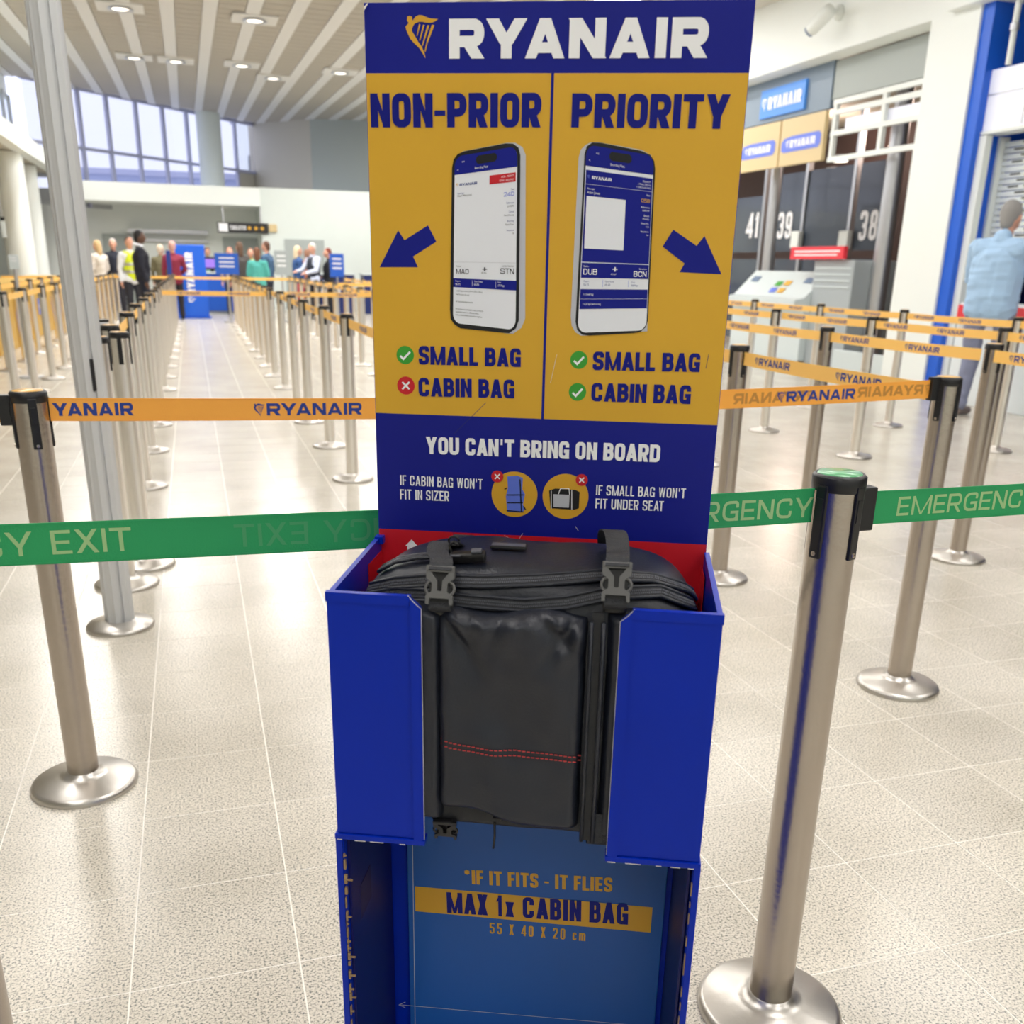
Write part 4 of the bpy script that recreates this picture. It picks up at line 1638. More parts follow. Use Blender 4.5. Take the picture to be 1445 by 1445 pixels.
# lock
a = S2(662, 792)
n = bnrm(a)
lk = obj('zip_lock', B(-.021, .020, -.006, .006, 0, .011, .003), 'black', bag)
lk.location = a + n * .001
lk.rotation_euler = Matrix((Vector((1, 0, .08)).normalized(), n.cross(Vector((1, 0, .08))).normalized(), n)).transposed().to_euler()
obj('lock_button', B(.004, .016, -.004, .004, .011, .014, .001), 'zip', lk)
obj('lock_shackle', tube([(-.018, 0, .012), (-.021, .004, .018), (-.016, .008, .021), (-.010, .006, .016)], .0016, 8), 'black', lk, smooth=True)
obj('lock_pin', tube([(-.020, -.005, .010), (-.008, -.007, .011)], .0013, 8), 'zip', lk, smooth=True)
obj('lock_ring', tube([(-.016 + .006 * math.cos(t * PI / 6), .010, .020 + .006 * math.sin(t * PI / 6)) for t in range(13)], .0012, 6), 'black', lk, smooth=True)

# ------------------------------------------------------------------ queue posts
def post_proto(name, capm, detail):
    r = .0375
    e = empty(name)
    seg = 40 if detail else 14
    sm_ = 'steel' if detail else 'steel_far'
    obj('pole', lathe([(r, .03), (r, .985)], seg), sm_, e, smooth=True)
    obj('base', lathe([(.128, 0), (.130, .006), (.126, .014), (.118, .019), (.060, .031), (.044, .036), (.040, .042), (r, .044)], seg + 8), 'base', e, smooth=True)
    cap = obj('cap', lathe([(r + .001, .974), (r + .0025, .976), (r + .0025, .995), (r - .002, .9995), (r - .004, .9985)], seg), 'black', e, smooth=True)
    obj('cap_disc', lathe([(r - .0035, .997), (r - .006, 1.0005), (0, 1.001)], seg), capm, cap, smooth=True)
    if detail:
        for k in range(4):
            a = k * PI / 2
            b = bmesh.new()
            box(b, r - .004, r + .0035, -.0095, .0095, .872, .985, .003)
            s_ = obj('belt_slot', b, 'black', e, None, (0, 0, a))
            obj('rivet', lathe([(0, 0), (.0042, 0), (.0038, .0016), (.0018, .0018), (.0016, .001), (0, .001)], 12), 'steel', s_, (r + .0035, 0, .880), (0, PI / 2, 0))
            obj('latch', B(r + .002, r + .0048, -.006, .006, .93, .965, .001), 'black', s_)
    else:
        b = bmesh.new()
        for k in range(4):
            a = k * PI / 2
            c, s = math.cos(a), math.sin(a)
            x0, x1, y0, y1 = (r - .004) * c, (r + .004) * c, (r - .004) * s, (r + .004) * s
            box(b, min(x0, x1) - abs(s) * .009, max(x0, x1) + abs(s) * .009, min(y0, y1) - abs(c) * .009, max(y0, y1) + abs(c) * .009, .872, .985)
        obj('belt_slots', b, 'black', e)
    return e


PG = post_proto('barrier_post', 'cap_green', True)
PY = post_proto('barrier_post', 'cap_yellow', True)
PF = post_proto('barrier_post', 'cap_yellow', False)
used = set()
POSTS = {}


def post(u, v, proto, label, group, rot=0.):
    if proto.name not in used:
        used.add(proto.name)
        o = proto
    else:
        o = tree(proto)
    o.location = (u, v, 0)
    o.rotation_euler = (0, 0, rot)
    tag(o, label, 'barrier post', group)
    return o


post(.905, 1.235, PG, 'large near steel post with green cap right of the sizer', 'green belt posts', .35)
post(-.37, 1.27, PG, 'steel post whose edge shows at the bottom left corner', 'green belt posts', .0)
post(-.37, 2.45, PY, 'large steel post with black slots at the left edge of the photo', 'front orange belt posts', .28)
post(2.12, 2.44, PY, 'steel post at the right end of the front orange belt', 'front orange belt posts', .42)
post(2.12, 3.66, PY, 'steel post just right of the sizer board, second row', 'right queue posts', .1)
post(3.41, 3.67, PY, 'tall-looking steel post right of the front orange belt post', 'right queue posts', .2)
post(3.38, 4.90, PY, 'steel post between the board and the front orange post, belts behind it', 'right queue posts', .2)
post(4.61, 4.90, PY, 'steel post right behind the man-side rows, third from the right edge', 'right queue posts', .2)
for (u, v, lab) in ((4.6, 6.14, 'steel post in the middle of the right queue with full round base visible'), (4.57, 7.36, 'steel post nearest the board in the third right-hand belt row'),
                    (5.88, 6.14, 'steel post closest to the right edge in the fourth belt row'), (5.87, 7.42, 'steel post in front of the white pillar foot'),
                    (5.87, 8.66, 'steel post in front of the grey cabinet of the check-in desk'), (5.87, 9.9, 'small steel post in front of the desk console, nearest the board'),
                    (3.38, 6.12, 'steel post half hidden by the right edge of the board')):
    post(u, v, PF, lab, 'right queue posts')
ORD = ['nearest', 'second', 'third', 'fourth', 'fifth', 'sixth', 'seventh', 'eighth', 'ninth', 'tenth', 'eleventh', 'twelfth', 'thirteenth', 'fourteenth', 'fifteenth', 'sixteenth', 'seventeenth']
rows = {
    'A': (-.36, [4.94] + [6.14 + 1.215 * k for k in range(15)], 'in the row left of the empty aisle'),
    'B': (.875, [4.9] + [6.10 + 1.215 * k for k in range(15)], 'in the row right of the empty aisle'),
    'C': (2.09, [12.2 + 1.215 * k for k in range(10)], 'in the second row right of the aisle'),
    'D': (3.3, [17.1 + 1.215 * k for k in range(6)], 'in the third row right of the aisle'),
    'L': (-1.57, [9.8 + 1.215 * k for k in range(13)], 'in the row left of the tall mast'),
    'K': (-2.15, [13.2 + 1.215 * k for k in range(7)], 'in front of the yellow counters'),
}
for key, (u, vs, desc) in rows.items():
    for i, v in enumerate(vs):
        lab = ('steel barrier post, %s %s' if i < 8 else 'small far steel post, %s %s') % (ORD[i], desc)
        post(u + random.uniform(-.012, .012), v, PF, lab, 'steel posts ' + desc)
post(-.36, 4.18, PF, 'steel post just behind the foot of the tall mast', 'posts by the tall mast')
post(-.30, 4.46, PF, 'steel post second behind the tall mast foot', 'posts by the tall mast')
# tall extruded mast
mast = empty('tall_mast', (-.355, 3.66, 0), .35)
tag(mast, 'tall grey aluminium mast rising from a round base to above the frame', 'mast')
mb = bmesh.new()
pts = []
for k in range(4):
    a = k * PI / 2
    for (x, y) in ((.040, -.030), (.046, -.026), (.046, -.006), (.038, -.004), (.038, .004), (.046, .006), (.046, .026), (.040, .030)):
        c, s = math.cos(a), math.sin(a)
        pts.append((x * c - y * s, x * s + y * c))
lo_, hi_ = [], []
for x, y in pts:
    lo_.append(mb.verts.new((x, y, .02)))
    hi_.append(mb.verts.new((x, y, 4.53)))
n_ = len(pts)
for i in range(n_):
    mb.faces.new((lo_[i], lo_[(i + 1) % n_], hi_[(i + 1) % n_], hi_[i]))
obj('extrusion', mb, mat('grey_extrusion', sr(206, 208, 210), .45, .35), mast)
obj('base', lathe([(.118, 0), (.120, .006), (.114, .016), (.06, .026), (.05, .03)], 40), 'base', mast, smooth=True)
sl2 = obj('black_slot', B(-.006, .006, -.052, -.042, .86, .965, .003), 'black', mast)
# small flat gate panel post
gp = empty('gate_post', (-.445, 5.15, 0), .3)
tag(gp, 'flat grey gate post with a slim glass slot beside the mast', 'gate post')
obj('panel', B(-.05, .05, -.03, .03, 0, 1.0, .006), 'alum', gp)
obj('cap', B(-.055, .055, -.034, .034, 1.0, 1.012, .003), 'black', gp)
obj('glass_slot', B(-.012, .012, -.034, -.03, .1, .85), 'glass', gp)
obj('lamp', lathe([(0, .0), (.012, .0), (.012, .006), (0, .008)], 12), 'lightbox', gp, (-.03, -.034, .975), (PI / 2, 0, 0))


# ------------------------------------------------------------------ belts
tcache = {}


def logo_mesh(h, kind):
    k = (round(h, 4), kind)
    if k not in tcache:
        bm = bmesh.new()
        P = {'LOGO': lambda: logo_polys(h, h * 8.9, h * .27), 'EXIT': lambda: text_polys('EMERGENCY EXIT', h, .39, h * .16, h * .15),
             'EXIT1': lambda: text_polys('NCY EXIT', h, .205, h * .16, h * .15), 'EXIT2': lambda: text_polys('EMERGENCY', h, .275, h * .16, h * .15),
             'LOGO1': lambda: text_polys('YANAIR', h, .172, h * .27, h * .13)}[kind]()
        for k_, p in enumerate(P):
            vs = [bm.verts.new((a, -8e-6 * (k_ % 9), b)) for a, b in p]
            if len(p) > 4:
                for t in tessellate_polygon([[Vector((a, b, 0)) for a, b in p]]):
                    try:
                        bm.faces.new([vs[i] for i in t])
                    except ValueError:
                        pass
            else:
                bm.faces.new(vs)
        tcache[k] = mesh('lettering', bm)
        tcache[k].materials.append(M['print_blue'])
    return tcache[k]


def belt(a, b, za, zb, label, group, m='orange', texts=(), h=.052, near=False, name='barrier_belt', sag=.004, kind='LOGO', tm='print_blue', gm='orange_dk', ghosts=(), lh=.021, clip=0, twist=0):
    a, b = Vector((a[0], a[1], za)), Vector((b[0], b[1], zb))
    d = b - a
    L_ = d.length
    rz = math.atan2(d.y, d.x)
    ry = -math.asin(d.z / L_)
    e = empty(name, a, 0)
    e.rotation_euler = (0, ry, rz)
    tag(e, label, 'belt', group)
    bm = bmesh.new()
    n = 28 if near else 6
    rowsv = []
    r0 = .040
    hh = h / 2

    def off(x):
        t = x / L_
        return -sag * 4 * t * (1 - t)
    for i in range(n + 1):
        x = r0 + (L_ - 2 * r0) * i / n
        wv = 0
        rowsv.append([bm.verts.new((x, wv + dy, off(x) + dz)) for dy, dz in ((-.0006, -hh), (-.0006, hh), (.0006, hh), (.0006, -hh))])
    for p, q in zip(rowsv, rowsv[1:]):
        for k in range(4):
            j = (k + 1) % 4
            bm.faces.new((p[k], q[k], q[j], p[j]))
    w = obj('webbing', bm, m, e)
    lm_ = logo_mesh(lh, kind)
    for x in texts:
        kd = kind
        if isinstance(x, tuple):
            x, kd = x
        lm_ = logo_mesh(lh, kd)
        o = bpy.data.objects.new('lettering', lm_)
        COL.objects.link(o)
        o.parent = w
        o.location = (x, -.0009, off(x) - lh / 2)
        o.material_slots[0].link = 'OBJECT'
        o.material_slots[0].material = M[tm]
    lm_ = logo_mesh(lh, kind)
    for x in ghosts:          # print of the reverse showing through
        o = bpy.data.objects.new('print_through', lm_)
        COL.objects.link(o)
        o.parent = w
        o.scale = (-1, 1, 1)
        o.location = (x, -.0007, off(x) - lh / 2)
        o.material_slots[0].link = 'OBJECT'
        o.material_slots[0].material = M[gm]
    if near:
        for s in (-1, 1):
            ed = ribbon([(r0 + (L_ - 2 * r0) * i / n, 0, off(r0 + (L_ - 2 * r0) * i / n) + s * (hh - .002)) for i in range(n + 1)], .0016, (0, 0, 1), .0022)
            obj('selvedge', ed, m, w)
    if clip in (1, 3):
        obj('belt_clip', B(.038, .064, -.012, .010, -hh - .008, hh + .008, .003), 'black', e)
    if clip in (2, 3):
        obj('belt_clip', B(L_ - .064, L_ - .038, -.012, .010, -hh - .008, hh + .008, .003), 'black', e)
    return e


# green emergency exit belts
EXITW = .0300 * 11.2
belt((-.37, 1.27), (.905, 1.235), .9535, .9515, 'green EMERGENCY EXIT belt stretched behind the sizer to the left edge', 'green exit belts', 'green', texts=((.068, 'EXIT1'), (.96, 'EXIT2')), ghosts=(.786,), kind='EXIT', tm='green_lt', gm='green_gh', lh=.030, near=True, clip=0)
belt((.905, 1.235), (2.12, 1.25), .9425, .945, 'green EMERGENCY belt leaving the green-capped post to the right edge', 'green exit belts', 'green', texts=(.113, .62), ghosts=(), kind='EXIT', tm='green_lt', gm='green_gh', lh=.030, near=True, clip=1)
# front orange belts
belt((-.37, 2.45), (.875, 2.42), .957, .943, 'orange belt with blue RYANAIR print left of the sizer', 'front orange belts', 'orange', texts=((.046, 'LOGO1'), .488), ghosts=(), near=True, clip=0, lh=.029)
belt((.875, 2.42), (2.12, 2.44), .943, .966, 'darker orange belt right of the sizer ending at the front post', 'front orange belts', 'orange', texts=(.12, .665), ghosts=(.785, 1.19), near=True, clip=2, lh=.029)
post(.875, 2.42, PF, 'steel post hidden behind the sizer board', 'front orange belt posts')
belt((-1.6, 2.5), (-.37, 2.45), .95, .957, 'stub of orange belt with black clip at the left edge', 'front orange belts', 'orange', texts=(.1,), near=False, clip=2)


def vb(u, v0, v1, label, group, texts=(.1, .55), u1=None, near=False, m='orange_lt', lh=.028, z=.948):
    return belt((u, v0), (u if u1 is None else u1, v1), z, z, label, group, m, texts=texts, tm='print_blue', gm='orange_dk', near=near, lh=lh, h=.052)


T2 = (.13, .67)
for (u, vs, u1s, nm) in ((2.12, [4.9, 3.66, 2.44], None, 'first'), (3.38, [7.3, 6.12, 4.9, 3.67, 2.45], None, 'second'), (4.6, [9.8, 8.6, 7.36, 6.14, 4.9, 3.7], None, 'third'), (5.87, [11.1, 9.9, 8.66, 7.42, 6.14, 4.9], None, 'fourth')):
    vs_lab = list(reversed(range(len(vs) - 1)))
    for i in range(len(vs) - 1):
        k = len(vs) - 2 - i
        vb(u, vs[i], vs[i + 1], 'orange RYANAIR belt, %s span of the %s right-hand belt row' % (ORD[k], nm), 'orange belts of the %s right-hand row' % nm, T2)
post(2.12, 4.9, PF, 'steel post hidden behind the display board', 'right queue posts')
post(3.38, 2.45, PF, 'steel post beyond the right edge of the photo', 'right queue posts')
post(4.6, 8.6, PF, 'steel post behind the right edge of the board, third row', 'right queue posts')
# aisle rows
for key in 'ABCDLK':
    u, vs, desc = rows[key]
    for i in range(len(vs) - 1):
        lab = ('orange belt, %s span %s' if i < 6 else 'small far orange belt, %s span %s') % (ORD[i], desc)
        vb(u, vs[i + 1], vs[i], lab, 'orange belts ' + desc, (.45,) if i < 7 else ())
for k, (u0, u1, v) in enumerate(((-.36, .875, 12.2), (.875, 2.09, 12.2), (2.09, 3.3, 12.25), (-1.57, -.36, 23.1), (-.36, .875, 23.1), (.875, 2.09, 23.1), (-2.15, -3.3, 20.5), (2.09, 3.3, 18.3), (3.3, 4.5, 20.8))):
    lab = ('long pale orange belt crossing the empty aisle', 'orange cross belt continuing right of the aisle', 'orange cross belt nearest the board on the left', 'far orange belt behind the man in dark sweater',
           'far orange belt before the blue counter', 'far orange belt in front of the teal jacket', 'orange belt by the yellow counters', 'far orange belt at the right beside the board', 'farthest orange belt at the right')[k]
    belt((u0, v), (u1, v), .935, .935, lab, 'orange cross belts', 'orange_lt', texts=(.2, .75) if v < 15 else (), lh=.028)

# ------------------------------------------------------------------ far furniture
bn = empty('roll_up_banner', (.0, 25.2, 0))
tag(bn, 'blue upright RYANAIR banner at the end of the empty aisle', 'banner')
obj('panel', B(-.36, .36, -.12, .12, .04, 1.62, .02), 'blueb', bn)
obj('foot', B(-.4, .4, -.16, .16, 0, .04, .01), 'bluec', bn)
polys_mesh('lettering', logo_polys(.17, 1.1), lambda a, b: Vector((.08 - b + .0, -.125, .36 + a)), 'white_p', bn)
ct = empty('blue_counter', (.85, 27.6, 0))
tag(ct, 'low blue counter right of the upright banner', 'counter')
obj('front', B(-.65, .6, -.3, .3, .08, .98, .01), 'bluec', ct)
obj('top', B(-.7, .65, -.34, .34, .98, 1.02, .008), 'deskw', ct)
obj('plinth', B(-.62, .57, -.26, .28, 0, .08), 'deskg', ct)
mn = empty('monitor', (.55, 27.5, 1.02))
tag(mn, 'small grey monitor on the blue counter', 'monitor')
obj('screen_shell', B(-.22, .2, -.03, .05, .05, .36, .01), 'black', mn)
obj('screen', B(-.16, .14, -.034, -.03, .1, .31), 'screen', mn)
obj('stand', B(-.05, .05, -.02, .06, 0, .05), 'black', mn)


def stand_sign(px, py, v, w, h, m, label, lines=3, pole=True):
    p = on_v(px, py, v)
    e = empty('notice_stand', (p.x, v, 0))
    tag(e, label, 'sign', 'notice stands at the far counters')
    pn = obj('notice', B(-w / 2, w / 2, -.02, .02, p.z, p.z + h, .005), m, e)
    P = []
    for k in range(lines):
        z = p.z + h * (1 - .25 - k * .2)
        P.append([(-w * .32, z), (w * .32, z), (w * .32, z + h * .06), (-w * .32, z + h * .06)])
    polys_mesh('text_lines', P, lambda a, b: Vector((a, -.024, b)), 'white_p', pn)
    obj('pole', lathe([(.02, 0), (.02, p.z)], 10), 'alum', e, smooth=True)
    obj('foot', lathe([(0, 0), (.15, 0), (.15, .02), (0, .03)], 16), 'alum', e)
    return e


stand_sign(321, 387, 23.6, .50, .43, 'bluec', 'blue notice board left of the leaning person')
stand_sign(398, 388, 24.0, .30, .52, 'deskg', 'grey kiosk sign with yellow label beside teal jacket')
stand_sign(476, 391, 23.75, .32, .5, 'bluec', 'blue notice board near the right end by the black top')
stand_sign(21, 380, 12.4, .10, .15, 'deskw', 'small white notice on a post at the far left', 2)
stand_sign(240, 388, 23.6, .1, .5, 'print_blue', 'narrow blue pennant in front of the maroon jacket', 0)
p = on_v(350, 330, 28)
os_ = empty('overhead_sign', (p.x - .03, 29.86, 2.02))
tag(os_, 'black overhead sign with white and yellow text below the bulkhead', 'sign')
obj('box', B(-.68, .68, -.06, .06, 0, .27, .01), 'black', os_)
obj('white_square', B(-.64, -.4, -.066, -.06, .03, .24), 'white_p', os_)
polys_mesh('text_line', text_polys('TOILETS', .11, .42, .022, .02), lambda a, b: Vector((-.34 + a, -.066, .08 + b)), 'white_p', os_)
for k in range(3):
    obj('yellow_symbol', lathe([(0, 0), (.045, 0), (.045, .008), (0, .009)], 12), 'yellow_t', os_, (.18 + k * .17, -.06, .13), (PI / 2, 0, 0))
obj('yellow_lamp', B(.7, .92, -.05, .05, .05, .25, .02), 'signy', os_)
for x in (-.5, .5):
    obj('hanger', B(x - .015, x + .015, -.015, .015, .27, .70), 'alum', os_)
for k, (u, w_, lab) in enumerate(((2.9, 1.4, 'dark blue check-in counter at the far right of the hall'), (4.6, 1.5, 'second dark blue check-in counter beside the board edge'))):
    cc_ = empty('check_in_counter', (u + .6, 28.0, 0))
    tag(cc_, lab, 'counter', 'far check-in counters')
    obj('front', B(-w_ / 2, w_ / 2, -.3, .3, 0, 1.0, .01), 'navyw', cc_)
    obj('top', B(-w_ / 2 - .04, w_ / 2 + .04, -.34, .34, 1.0, 1.04), 'deskw', cc_)
    obj('sign', B(-.3, .3, -.32, -.3, .55, .75), 'white_p', cc_)
# yellow counters on the left
for k in range(6):
    v = 14.2 + k * 1.75
    yc = empty('yellow_counter', (-2.85, v, 0))
    tag(yc, 'yellow bag-drop counter on the left, %s of the row' % ORD[k], 'counter', 'yellow counters along the left')
    obj('front', B(-.3, .3, -.8, .8, 0, .9, .01), 'counter_y', yc)
    obj('top', B(-.34, .34, -.84, .84, .9, .93), 'counter_y', yc)
    pn = obj('emblem', B(.3, .306, -.2, .2, .35, .62), 'signp', yc)
    polys_mesh('emblem_print', [[(-.12, .45), (.12, .45), (.12, .52), (-.12, .52)]], lambda a, b: Vector((.309, a, b)), 'white_p', pn)


# ------------------------------------------------------------------ people
def sphere_pts(c, r, n=46):
    out = []
    for i in range(n):
        z = 1 - 2 * (i + .5) / n
        a = i * 2.399963
        q = math.sqrt(1 - z * z)
        out.append(Vector(c) + Vector((q * math.cos(a), q * math.sin(a), z)) * r)
    return out


def capsule(bm, a, b, ra, rb, n=46, sq=None):
    t = bmesh.new()
    for p in sphere_pts(a, ra, n) + sphere_pts(b, rb, n):
        t.verts.new(p)
    r = bmesh.ops.convex_hull(t, input=t.verts)
    junk = [v for v in t.verts if not v.link_faces]
    bmesh.ops.delete(t, geom=junk, context='VERTS')
    me = bpy.data.meshes.new('t')
    t.to_mesh(me)
    t.free()
    bm.from_mesh(me)
    bpy.data.meshes.remove(me)


def ell(bm, c, rx, ry, rz, rot=None):
    r = bmesh.ops.create_icosphere(bm, subdivisions=3, radius=1)
    mt = rot or Matrix.Identity(3)
    for v in r['verts']:
        v.co = Vector(c) + mt @ Vector((v.co.x * rx, v.co.y * ry, v.co.z * rz))


def remesh(name, bm, vox, m, parent, smooth=4, mats=None):
    me = mesh('t', bm)
    o = bpy.data.objects.new('t', me)
    COL.objects.link(o)
    md = o.modifiers.new('r', 'REMESH')
    md.mode = 'VOXEL'
    md.voxel_size = vox
    sm_ = o.modifiers.new('s', 'SMOOTH')
    sm_.iterations = smooth
    sm_.factor = .5
    dg = bpy.context.evaluated_depsgraph_get()
    nm = bpy.data.meshes.new_from_object(o.evaluated_get(dg))
    bpy.data.objects.remove(o)
    bpy.data.meshes.remove(me)
    for p in nm.polygons:
        p.use_smooth = True
    nm.materials.clear()
    return link(name, nm, m, parent)


def person(u, v, face, H, label, top, legs=(36, 38, 48), hair=(90, 70, 55), hl='short', pose='stand', skin='skin', vox=.016, lean=0., vest=None, extra=None, shoes=(30, 30, 32), bald=False):
    """face: heading in radians, 0 = +u"""
    e = empty('person', (u, v, 0), face - PI / 2)
    tag(e, label, 'person', 'people in the hall')
    k = H / 1.78
    near = vox < .012

    def P(x, y, z):
        return Vector((x, y + lean * max(0, z - .9), z)) * k
    hip, kn, an = .095, .105, .11
    arms = {
        'stand': [((-.24, -.02, 1.14), (-.25, .04, .88)), ((.24, -.02, 1.14), (.25, .04, .88))],
        'fold': [((-.25, .0, 1.14), (-.06, .2, 1.08)), ((.25, .0, 1.14), (.06, .2, 1.10))],
        'reach': [((-.25, .10, 1.16), (-.17, .36, 1.10)), ((.25, .12, 1.17), (.16, .38, 1.13))],
        'bag': [((-.24, -.02, 1.14), (-.25, .04, .88)), ((.26, .02, 1.14), (.14, .20, 1.05))],
    }[pose]
    step = .06 if pose != 'stand' else .0
    legp = [(-hip, -step, .93), (-kn, -step * .5 + .02, .50), (-an, -step, .085)], [(hip, step, .93), (kn, step + .03, .50), (an, step, .085)]
    b = bmesh.new()
    # head
    hc = P(0, .015, 1.66)
    ell(b, hc, .076 * k, .094 * k, .118 * k)
    ell(b, hc + Vector((0, .030, -.05)) * k, .056 * k, .066 * k, .066 * k)            # jaw
    ell(b, hc + Vector((0, .096, -.012)) * k, .013 * k, .020 * k, .024 * k)            # nose
    ell(b, hc + Vector((0, .078, .022)) * k, .048 * k, .014 * k, .010 * k)             # brow
    ell(b, hc + Vector((0, .082, -.058)) * k, .024 * k, .012 * k, .010 * k)            # mouth
    for s in (-1, 1):
        ell(b, hc + Vector((s * .077, -.006, -.012)) * k, .012 * k, .020 * k, .032 * k)  # ears
    capsule(b, P(0, -.02, 1.45), P(0, 0, 1.58), .056 * k, .052 * k)
    # trunk
    capsule(b, P(-.11, -.01, 1.38), P(.11, -.01, 1.38), .085 * k, .085 * k)
    capsule(b, P(0, 0, 1.30), P(0, 0, 1.02), .135 * k, .115 * k)
    capsule(b, P(-.06, 0, .97), P(.06, 0, .97), .115 * k, .115 * k)
    for i, s in enumerate((-1, 1)):
        el, wr_ = P(*arms[i][0]), P(*arms[i][1])
        sh_ = P(s * .185, -.01, 1.42)
        capsule(b, sh_, el, .050 * k, .040 * k)
        capsule(b, el, wr_, .040 * k, .027 * k)
        d = (wr_ - el).normalized()
        sd = Vector((0, 0, 1)).cross(d)
        sd = sd.normalized() if sd.length > .3 else Vector((0, 1, 0))
        up = d.cross(sd)
        pm = wr_ + d * .05 * k
        capsule(b, wr_ - sd * .0, pm, .026 * k, .030 * k)
        capsule(b, pm - sd * .018 * k, pm + sd * .018 * k, .020 * k, .020 * k)
        for q in range(4):
            f0 = pm + sd * (q - 1.5) * .019 * k + d * .02 * k
            ln = (.036, .042, .040, .030)[q] * k
            f1 = f0 + d * ln - up * .008 * k
            f2 = f1 + d * ln * .7 - up * .022 * k
            capsule(b, f0, f1, .0088 * k, .0085 * k, 20)
            capsule(b, f1, f2, .0085 * k, .0075 * k, 20)
        t0 = wr_ + d * .03 * k + sd * s * -.026 * k
        capsule(b, t0, t0 + (d * .03 - sd * s * .022 - up * .01) * k, .010 * k, .009 * k, 20)
        capsule(b, t0 + (d * .03 - sd * s * .022 - up * .01) * k, t0 + (d * .056 - sd * s * .024 - up * .02) * k, .009 * k, .008 * k, 20)
        l = [P(*q) for q in legp[i]]
        capsule(b, l[0], l[1], .085 * k, .056 * k)
        capsule(b, l[1], l[2], .055 * k, .036 * k)
        capsule(b, l[2] + Vector((0, -.02, -.035)) * k, l[2] + Vector((0, .13, -.05)) * k, .036 * k, .028 * k)
    body = remesh('body', b, vox if near else min(vox, .013), skin, e, 2)
    # eyes, mouth
    if near:
        ey_ = bmesh.new()
        for s in (-1, 1):
            ell(ey_, hc + Vector((s * .030, .083, .004)) * k, .011 * k, .008 * k, .006 * k)
        obj('eyes', ey_, 'eye', body, smooth=True)
        mo = bmesh.new()
        ell(mo, hc + Vector((0, .092, -.058)) * k, .020 * k, .006 * k, .005 * k)
        obj('lips', mo, 'mouth', body, smooth=True)
    # hair
    if not bald:
        hb2 = bmesh.new()
        ell(hb2, hc + Vector((0, -.018, .028)) * k, .084 * k, .094 * k, .106 * k)
        if hl == 'long':
            capsule(hb2, hc + Vector((0, -.05, .0)) * k, hc + Vector((0, -.065, -.16)) * k, .078 * k, .07 * k)
        else:
            capsule(hb2, hc + Vector((0, -.045, .0)) * k, hc + Vector((0, -.055, -.055)) * k, .070 * k, .055 * k)
        # carve the face out
        ho = remesh('hair', hb2, vox, cloth(*hair), e, 3)
        bmh = bmesh.new()
        bmh.from_mesh(ho.data)
        dl = [v_ for v_ in bmh.verts if v_.co.y > hc.y + .030 * k and v_.co.z < hc.z + .055 * k]
        bmesh.ops.delete(bmh, geom=dl, context='VERTS')
        bmh.to_mesh(ho.data)
        bmh.free()
    # jacket
    j = bmesh.new()
    g_ = .016
    capsule(j, P(-.12, -.01, 1.385), P(.12, -.01, 1.385), (.088 + g_) * k, (.088 + g_) * k)
    capsule(j, P(0, 0, 1.30), P(0, 0, 1.02), (.145 + g_) * k, (.135 + g_) * k)
    capsule(j, P(-.07, 0, .94), P(.07, 0, .94), (.115 + g_) * k, (.115 + g_) * k)
    capsule(j, P(0, -.02, 1.46), P(0, -.015, 1.50), .070 * k, .064 * k)
    if near:
        capsule(j, P(-.05, 0, 1.28), P(-.05, 0, .93), .150 * k, .142 * k)
        capsule(j, P(.05, 0, 1.28), P(.05, 0, .93), .150 * k, .142 * k)
    for i, s in enumerate((-1, 1)):
        el, wr_ = P(*arms[i][0]), P(*arms[i][1])
        sh_ = P(s * .185, -.01, 1.42)
        capsule(j, sh_, el, .066 * k, .054 * k)
        capsule(j, el, el.lerp(wr_, .93), .054 * k, .042 * k)
    jk = remesh('jacket', j, vox, cloth(*top), e, 3)
    # wrinkles in the cloth
    if near:
        for v_ in jk.data.vertices:
            v_.co.x *= 1.16
            v_.co.y = v_.co.y * 1.14 - .03 * k
    for v_ in jk.data.vertices:
        n3 = noise.noise(v_.co * 9) * .012 + noise.noise(Vector((v_.co.x * 6, v_.co.y * 6, v_.co.z * 22))) * .008
        v_.co += v_.normal * n3 * k
    if vest:
        vb_ = bmesh.new()
        capsule(vb_, P(-.10, -.01, 1.39), P(.10, -.01, 1.39), (.092 + g_) * k, (.092 + g_) * k)
        capsule(vb_, P(0, 0, 1.30), P(0, 0, 1.0), (.150 + g_) * k, (.142 + g_) * k)
        remesh('vest', vb_, vox, cloth(*vest), e, 3)
    # trousers
    t_ = bmesh.new()
    capsule(t_, P(-.06, 0, .95), P(.06, 0, .95), .108 * k, .108 * k)
    for i in range(2):
        l = [P(*q) for q in legp[i]]
        capsule(t_, l[0], l[1], .100 * k, .075 * k)
        capsule(t_, l[1], l[2] + Vector((0, 0, .02)) * k, .075 * k, .062 * k)
    tr = remesh('trousers', t_, vox, cloth(*legs), e, 3)
    for v_ in tr.data.vertices:
        v_.co += v_.normal * noise.noise(Vector((v_.co.x * 7, v_.co.y * 7, v_.co.z * 18))) * .010 * k
    s_ = bmesh.new()
    for i in range(2):
        l = P(*legp[i][2])
        capsule(s_, Vector((l.x, l.y - .03 * k, .045 * k)), Vector((l.x, l.y + .15 * k, .038 * k)), .043 * k, .036 * k)
    for v_ in s_.verts:
        v_.co.z = max(v_.co.z, .0)
    remesh('shoes', s_, vox, cloth(*shoes), e, 2)
    if extra == 'rucksack':
        rk = bmesh.new()
        box(rk, -.15, .15, -.30, -.12, .98, 1.40, .05)
        obj('rucksack', rk, cloth(96, 92, 60), e, smooth=True)
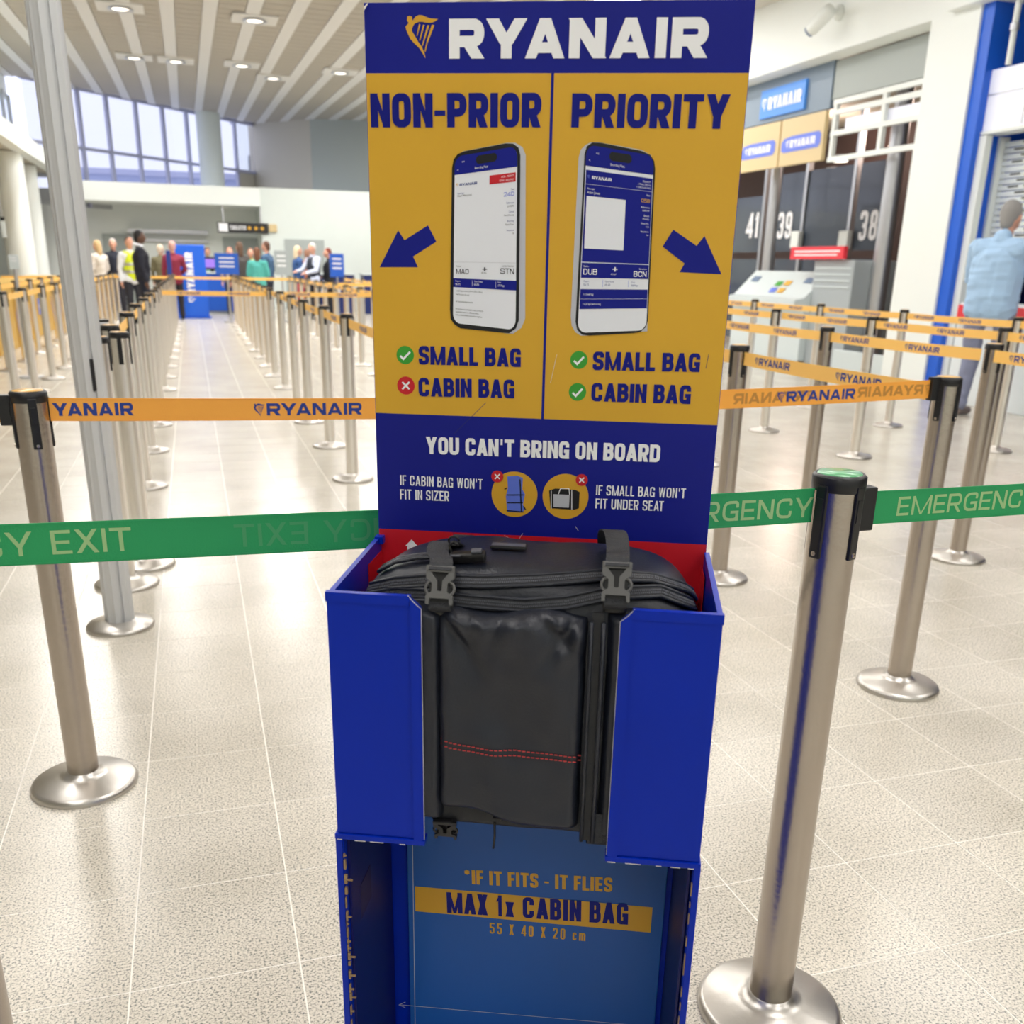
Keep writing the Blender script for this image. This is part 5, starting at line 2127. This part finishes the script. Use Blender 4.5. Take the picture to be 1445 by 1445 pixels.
    if extra == 'collar':
        obj('hood', tube([P(.07 * math.cos(a), -.03 + .07 * math.sin(a), 1.52 - .02 * math.sin(a)) for a in [q * PI / 8 for q in range(17)]], .028 * k, 10), cloth(232, 236, 244), e, smooth=True)
    if extra == 'bands':
        b3 = bmesh.new()
        for z in (1.05, 1.2):
            lathe([(.168 * k, z * k), (.172 * k, z * k + .01), (.172 * k, z * k + .04), (.168 * k, z * k + .05)], 24, b3)
        obj('reflective_bands', b3, 'alum', e, smooth=True)
    return e


person(7.13, 7.8, 0.30, 1.93, 'grey-haired man in light blue shirt and grey trousers at the right edge', (168, 200, 232), (132, 138, 164), (150, 148, 146), pose='reach', vox=.0095, lean=.06, shoes=(120, 110, 108))
ppl = [
    (138, 350, 24.5, 1.66, 'person with blond hair in a pale beige jacket', (214, 206, 196), (60, 60, 70), (206, 176, 130), 'long', 'bag', 2.4, None, None),
    (160, 348, 25.5, 1.72, 'grey-haired man in a dark navy jacket', (30, 34, 50), (40, 40, 50), (200, 196, 192), 'short', 'stand', -1.6, None, None),
    (182, 340, 22.6, 1.72, 'person in a yellow high-visibility vest', (226, 230, 236), (34, 36, 46), (70, 54, 44), 'short', 'stand', -1.2, (216, 230, 40), 'bands'),
    (196, 331, 21.0, 1.80, 'person in a dark sweater with white hood, seen from the side', (18, 22, 38), (20, 26, 44), (20, 18, 20), 'short', 'stand', .1, None, 'collar'),
    (243, 345, 24.4, 1.68, 'person in a maroon jacket beside the upright banner', (130, 34, 60), (40, 36, 44), (206, 160, 150), 'short', 'bag', 1.7, None, None),
    (227, 356, 25.6, 1.62, 'person in an olive coat beside the maroon jacket', (110, 104, 78), (60, 56, 50), (216, 196, 172), 'short', 'bag', 1.3, None, None),
    (293, 355, 29.0, 1.62, 'small dark-haired clerk behind the blue counter', (150, 190, 180), (40, 40, 46), (60, 40, 34), 'short', 'stand', -1.5, None, None),
    (324, 351, 26.2, 1.60, 'person with reddish hair half hidden by the dark grey coat', (150, 130, 124), (50, 50, 60), (170, 110, 90), 'short', 'stand', -1.5, None, None),
    (338, 347, 24.6, 1.70, 'person in a dark grey-brown coat leaning to the left', (74, 70, 68), (40, 40, 46), (100, 76, 60), 'long', 'bag', 1.9, None, None),
    (353, 350, 26.4, 1.60, 'person with dark hair in a yellow-green top behind the teal jacket', (176, 178, 110), (60, 60, 70), (84, 66, 50), 'short', 'stand', -1.4, None, None),
    (363, 358, 23.6, 1.58, 'person in a teal jacket seen from behind', (84, 178, 172), (30, 40, 56), (116, 76, 56), 'long', 'fold', 1.4, None, None),
    (376, 346, 25.2, 1.74, 'broad person in a blue-grey jacket behind the teal jacket', (62, 92, 124), (40, 46, 60), (92, 62, 48), 'short', 'stand', 2.6, None, None),
    (420, 350, 25.4, 1.66, 'person with blond hair in a denim blue jacket', (52, 86, 140), (212, 70, 96), (220, 200, 166), 'long', 'stand', .2, None, None),
    (433, 356, 26.6, 1.60, 'person in a rust brown jacket beside the denim jacket', (166, 96, 62), (50, 46, 50), (150, 110, 90), 'short', 'stand', 1.2, None, None),
    (441, 348, 24.6, 1.72, 'grey-haired person in white shirt and dark waistcoat', (206, 214, 236), (40, 44, 56), (206, 202, 198), 'short', 'reach', -2.6, (40, 44, 58), None),
    (463, 354, 24.9, 1.62, 'dark-haired person in a black top near the right counters', (26, 28, 36), (30, 32, 42), (120, 56, 44), 'short', 'bag', 3.0, None, None),
]
for (px, py, v, H, lab, top_, legs, hair, hl, pose, face, vest, ex) in ppl:
    p = on_v(px, py + 6, v)
    person(p.x, v, face, H, lab, top_, legs, hair, hl, pose, vox=.02, vest=vest, extra=ex, skin='skin_d' if px == 196 else 'skin')
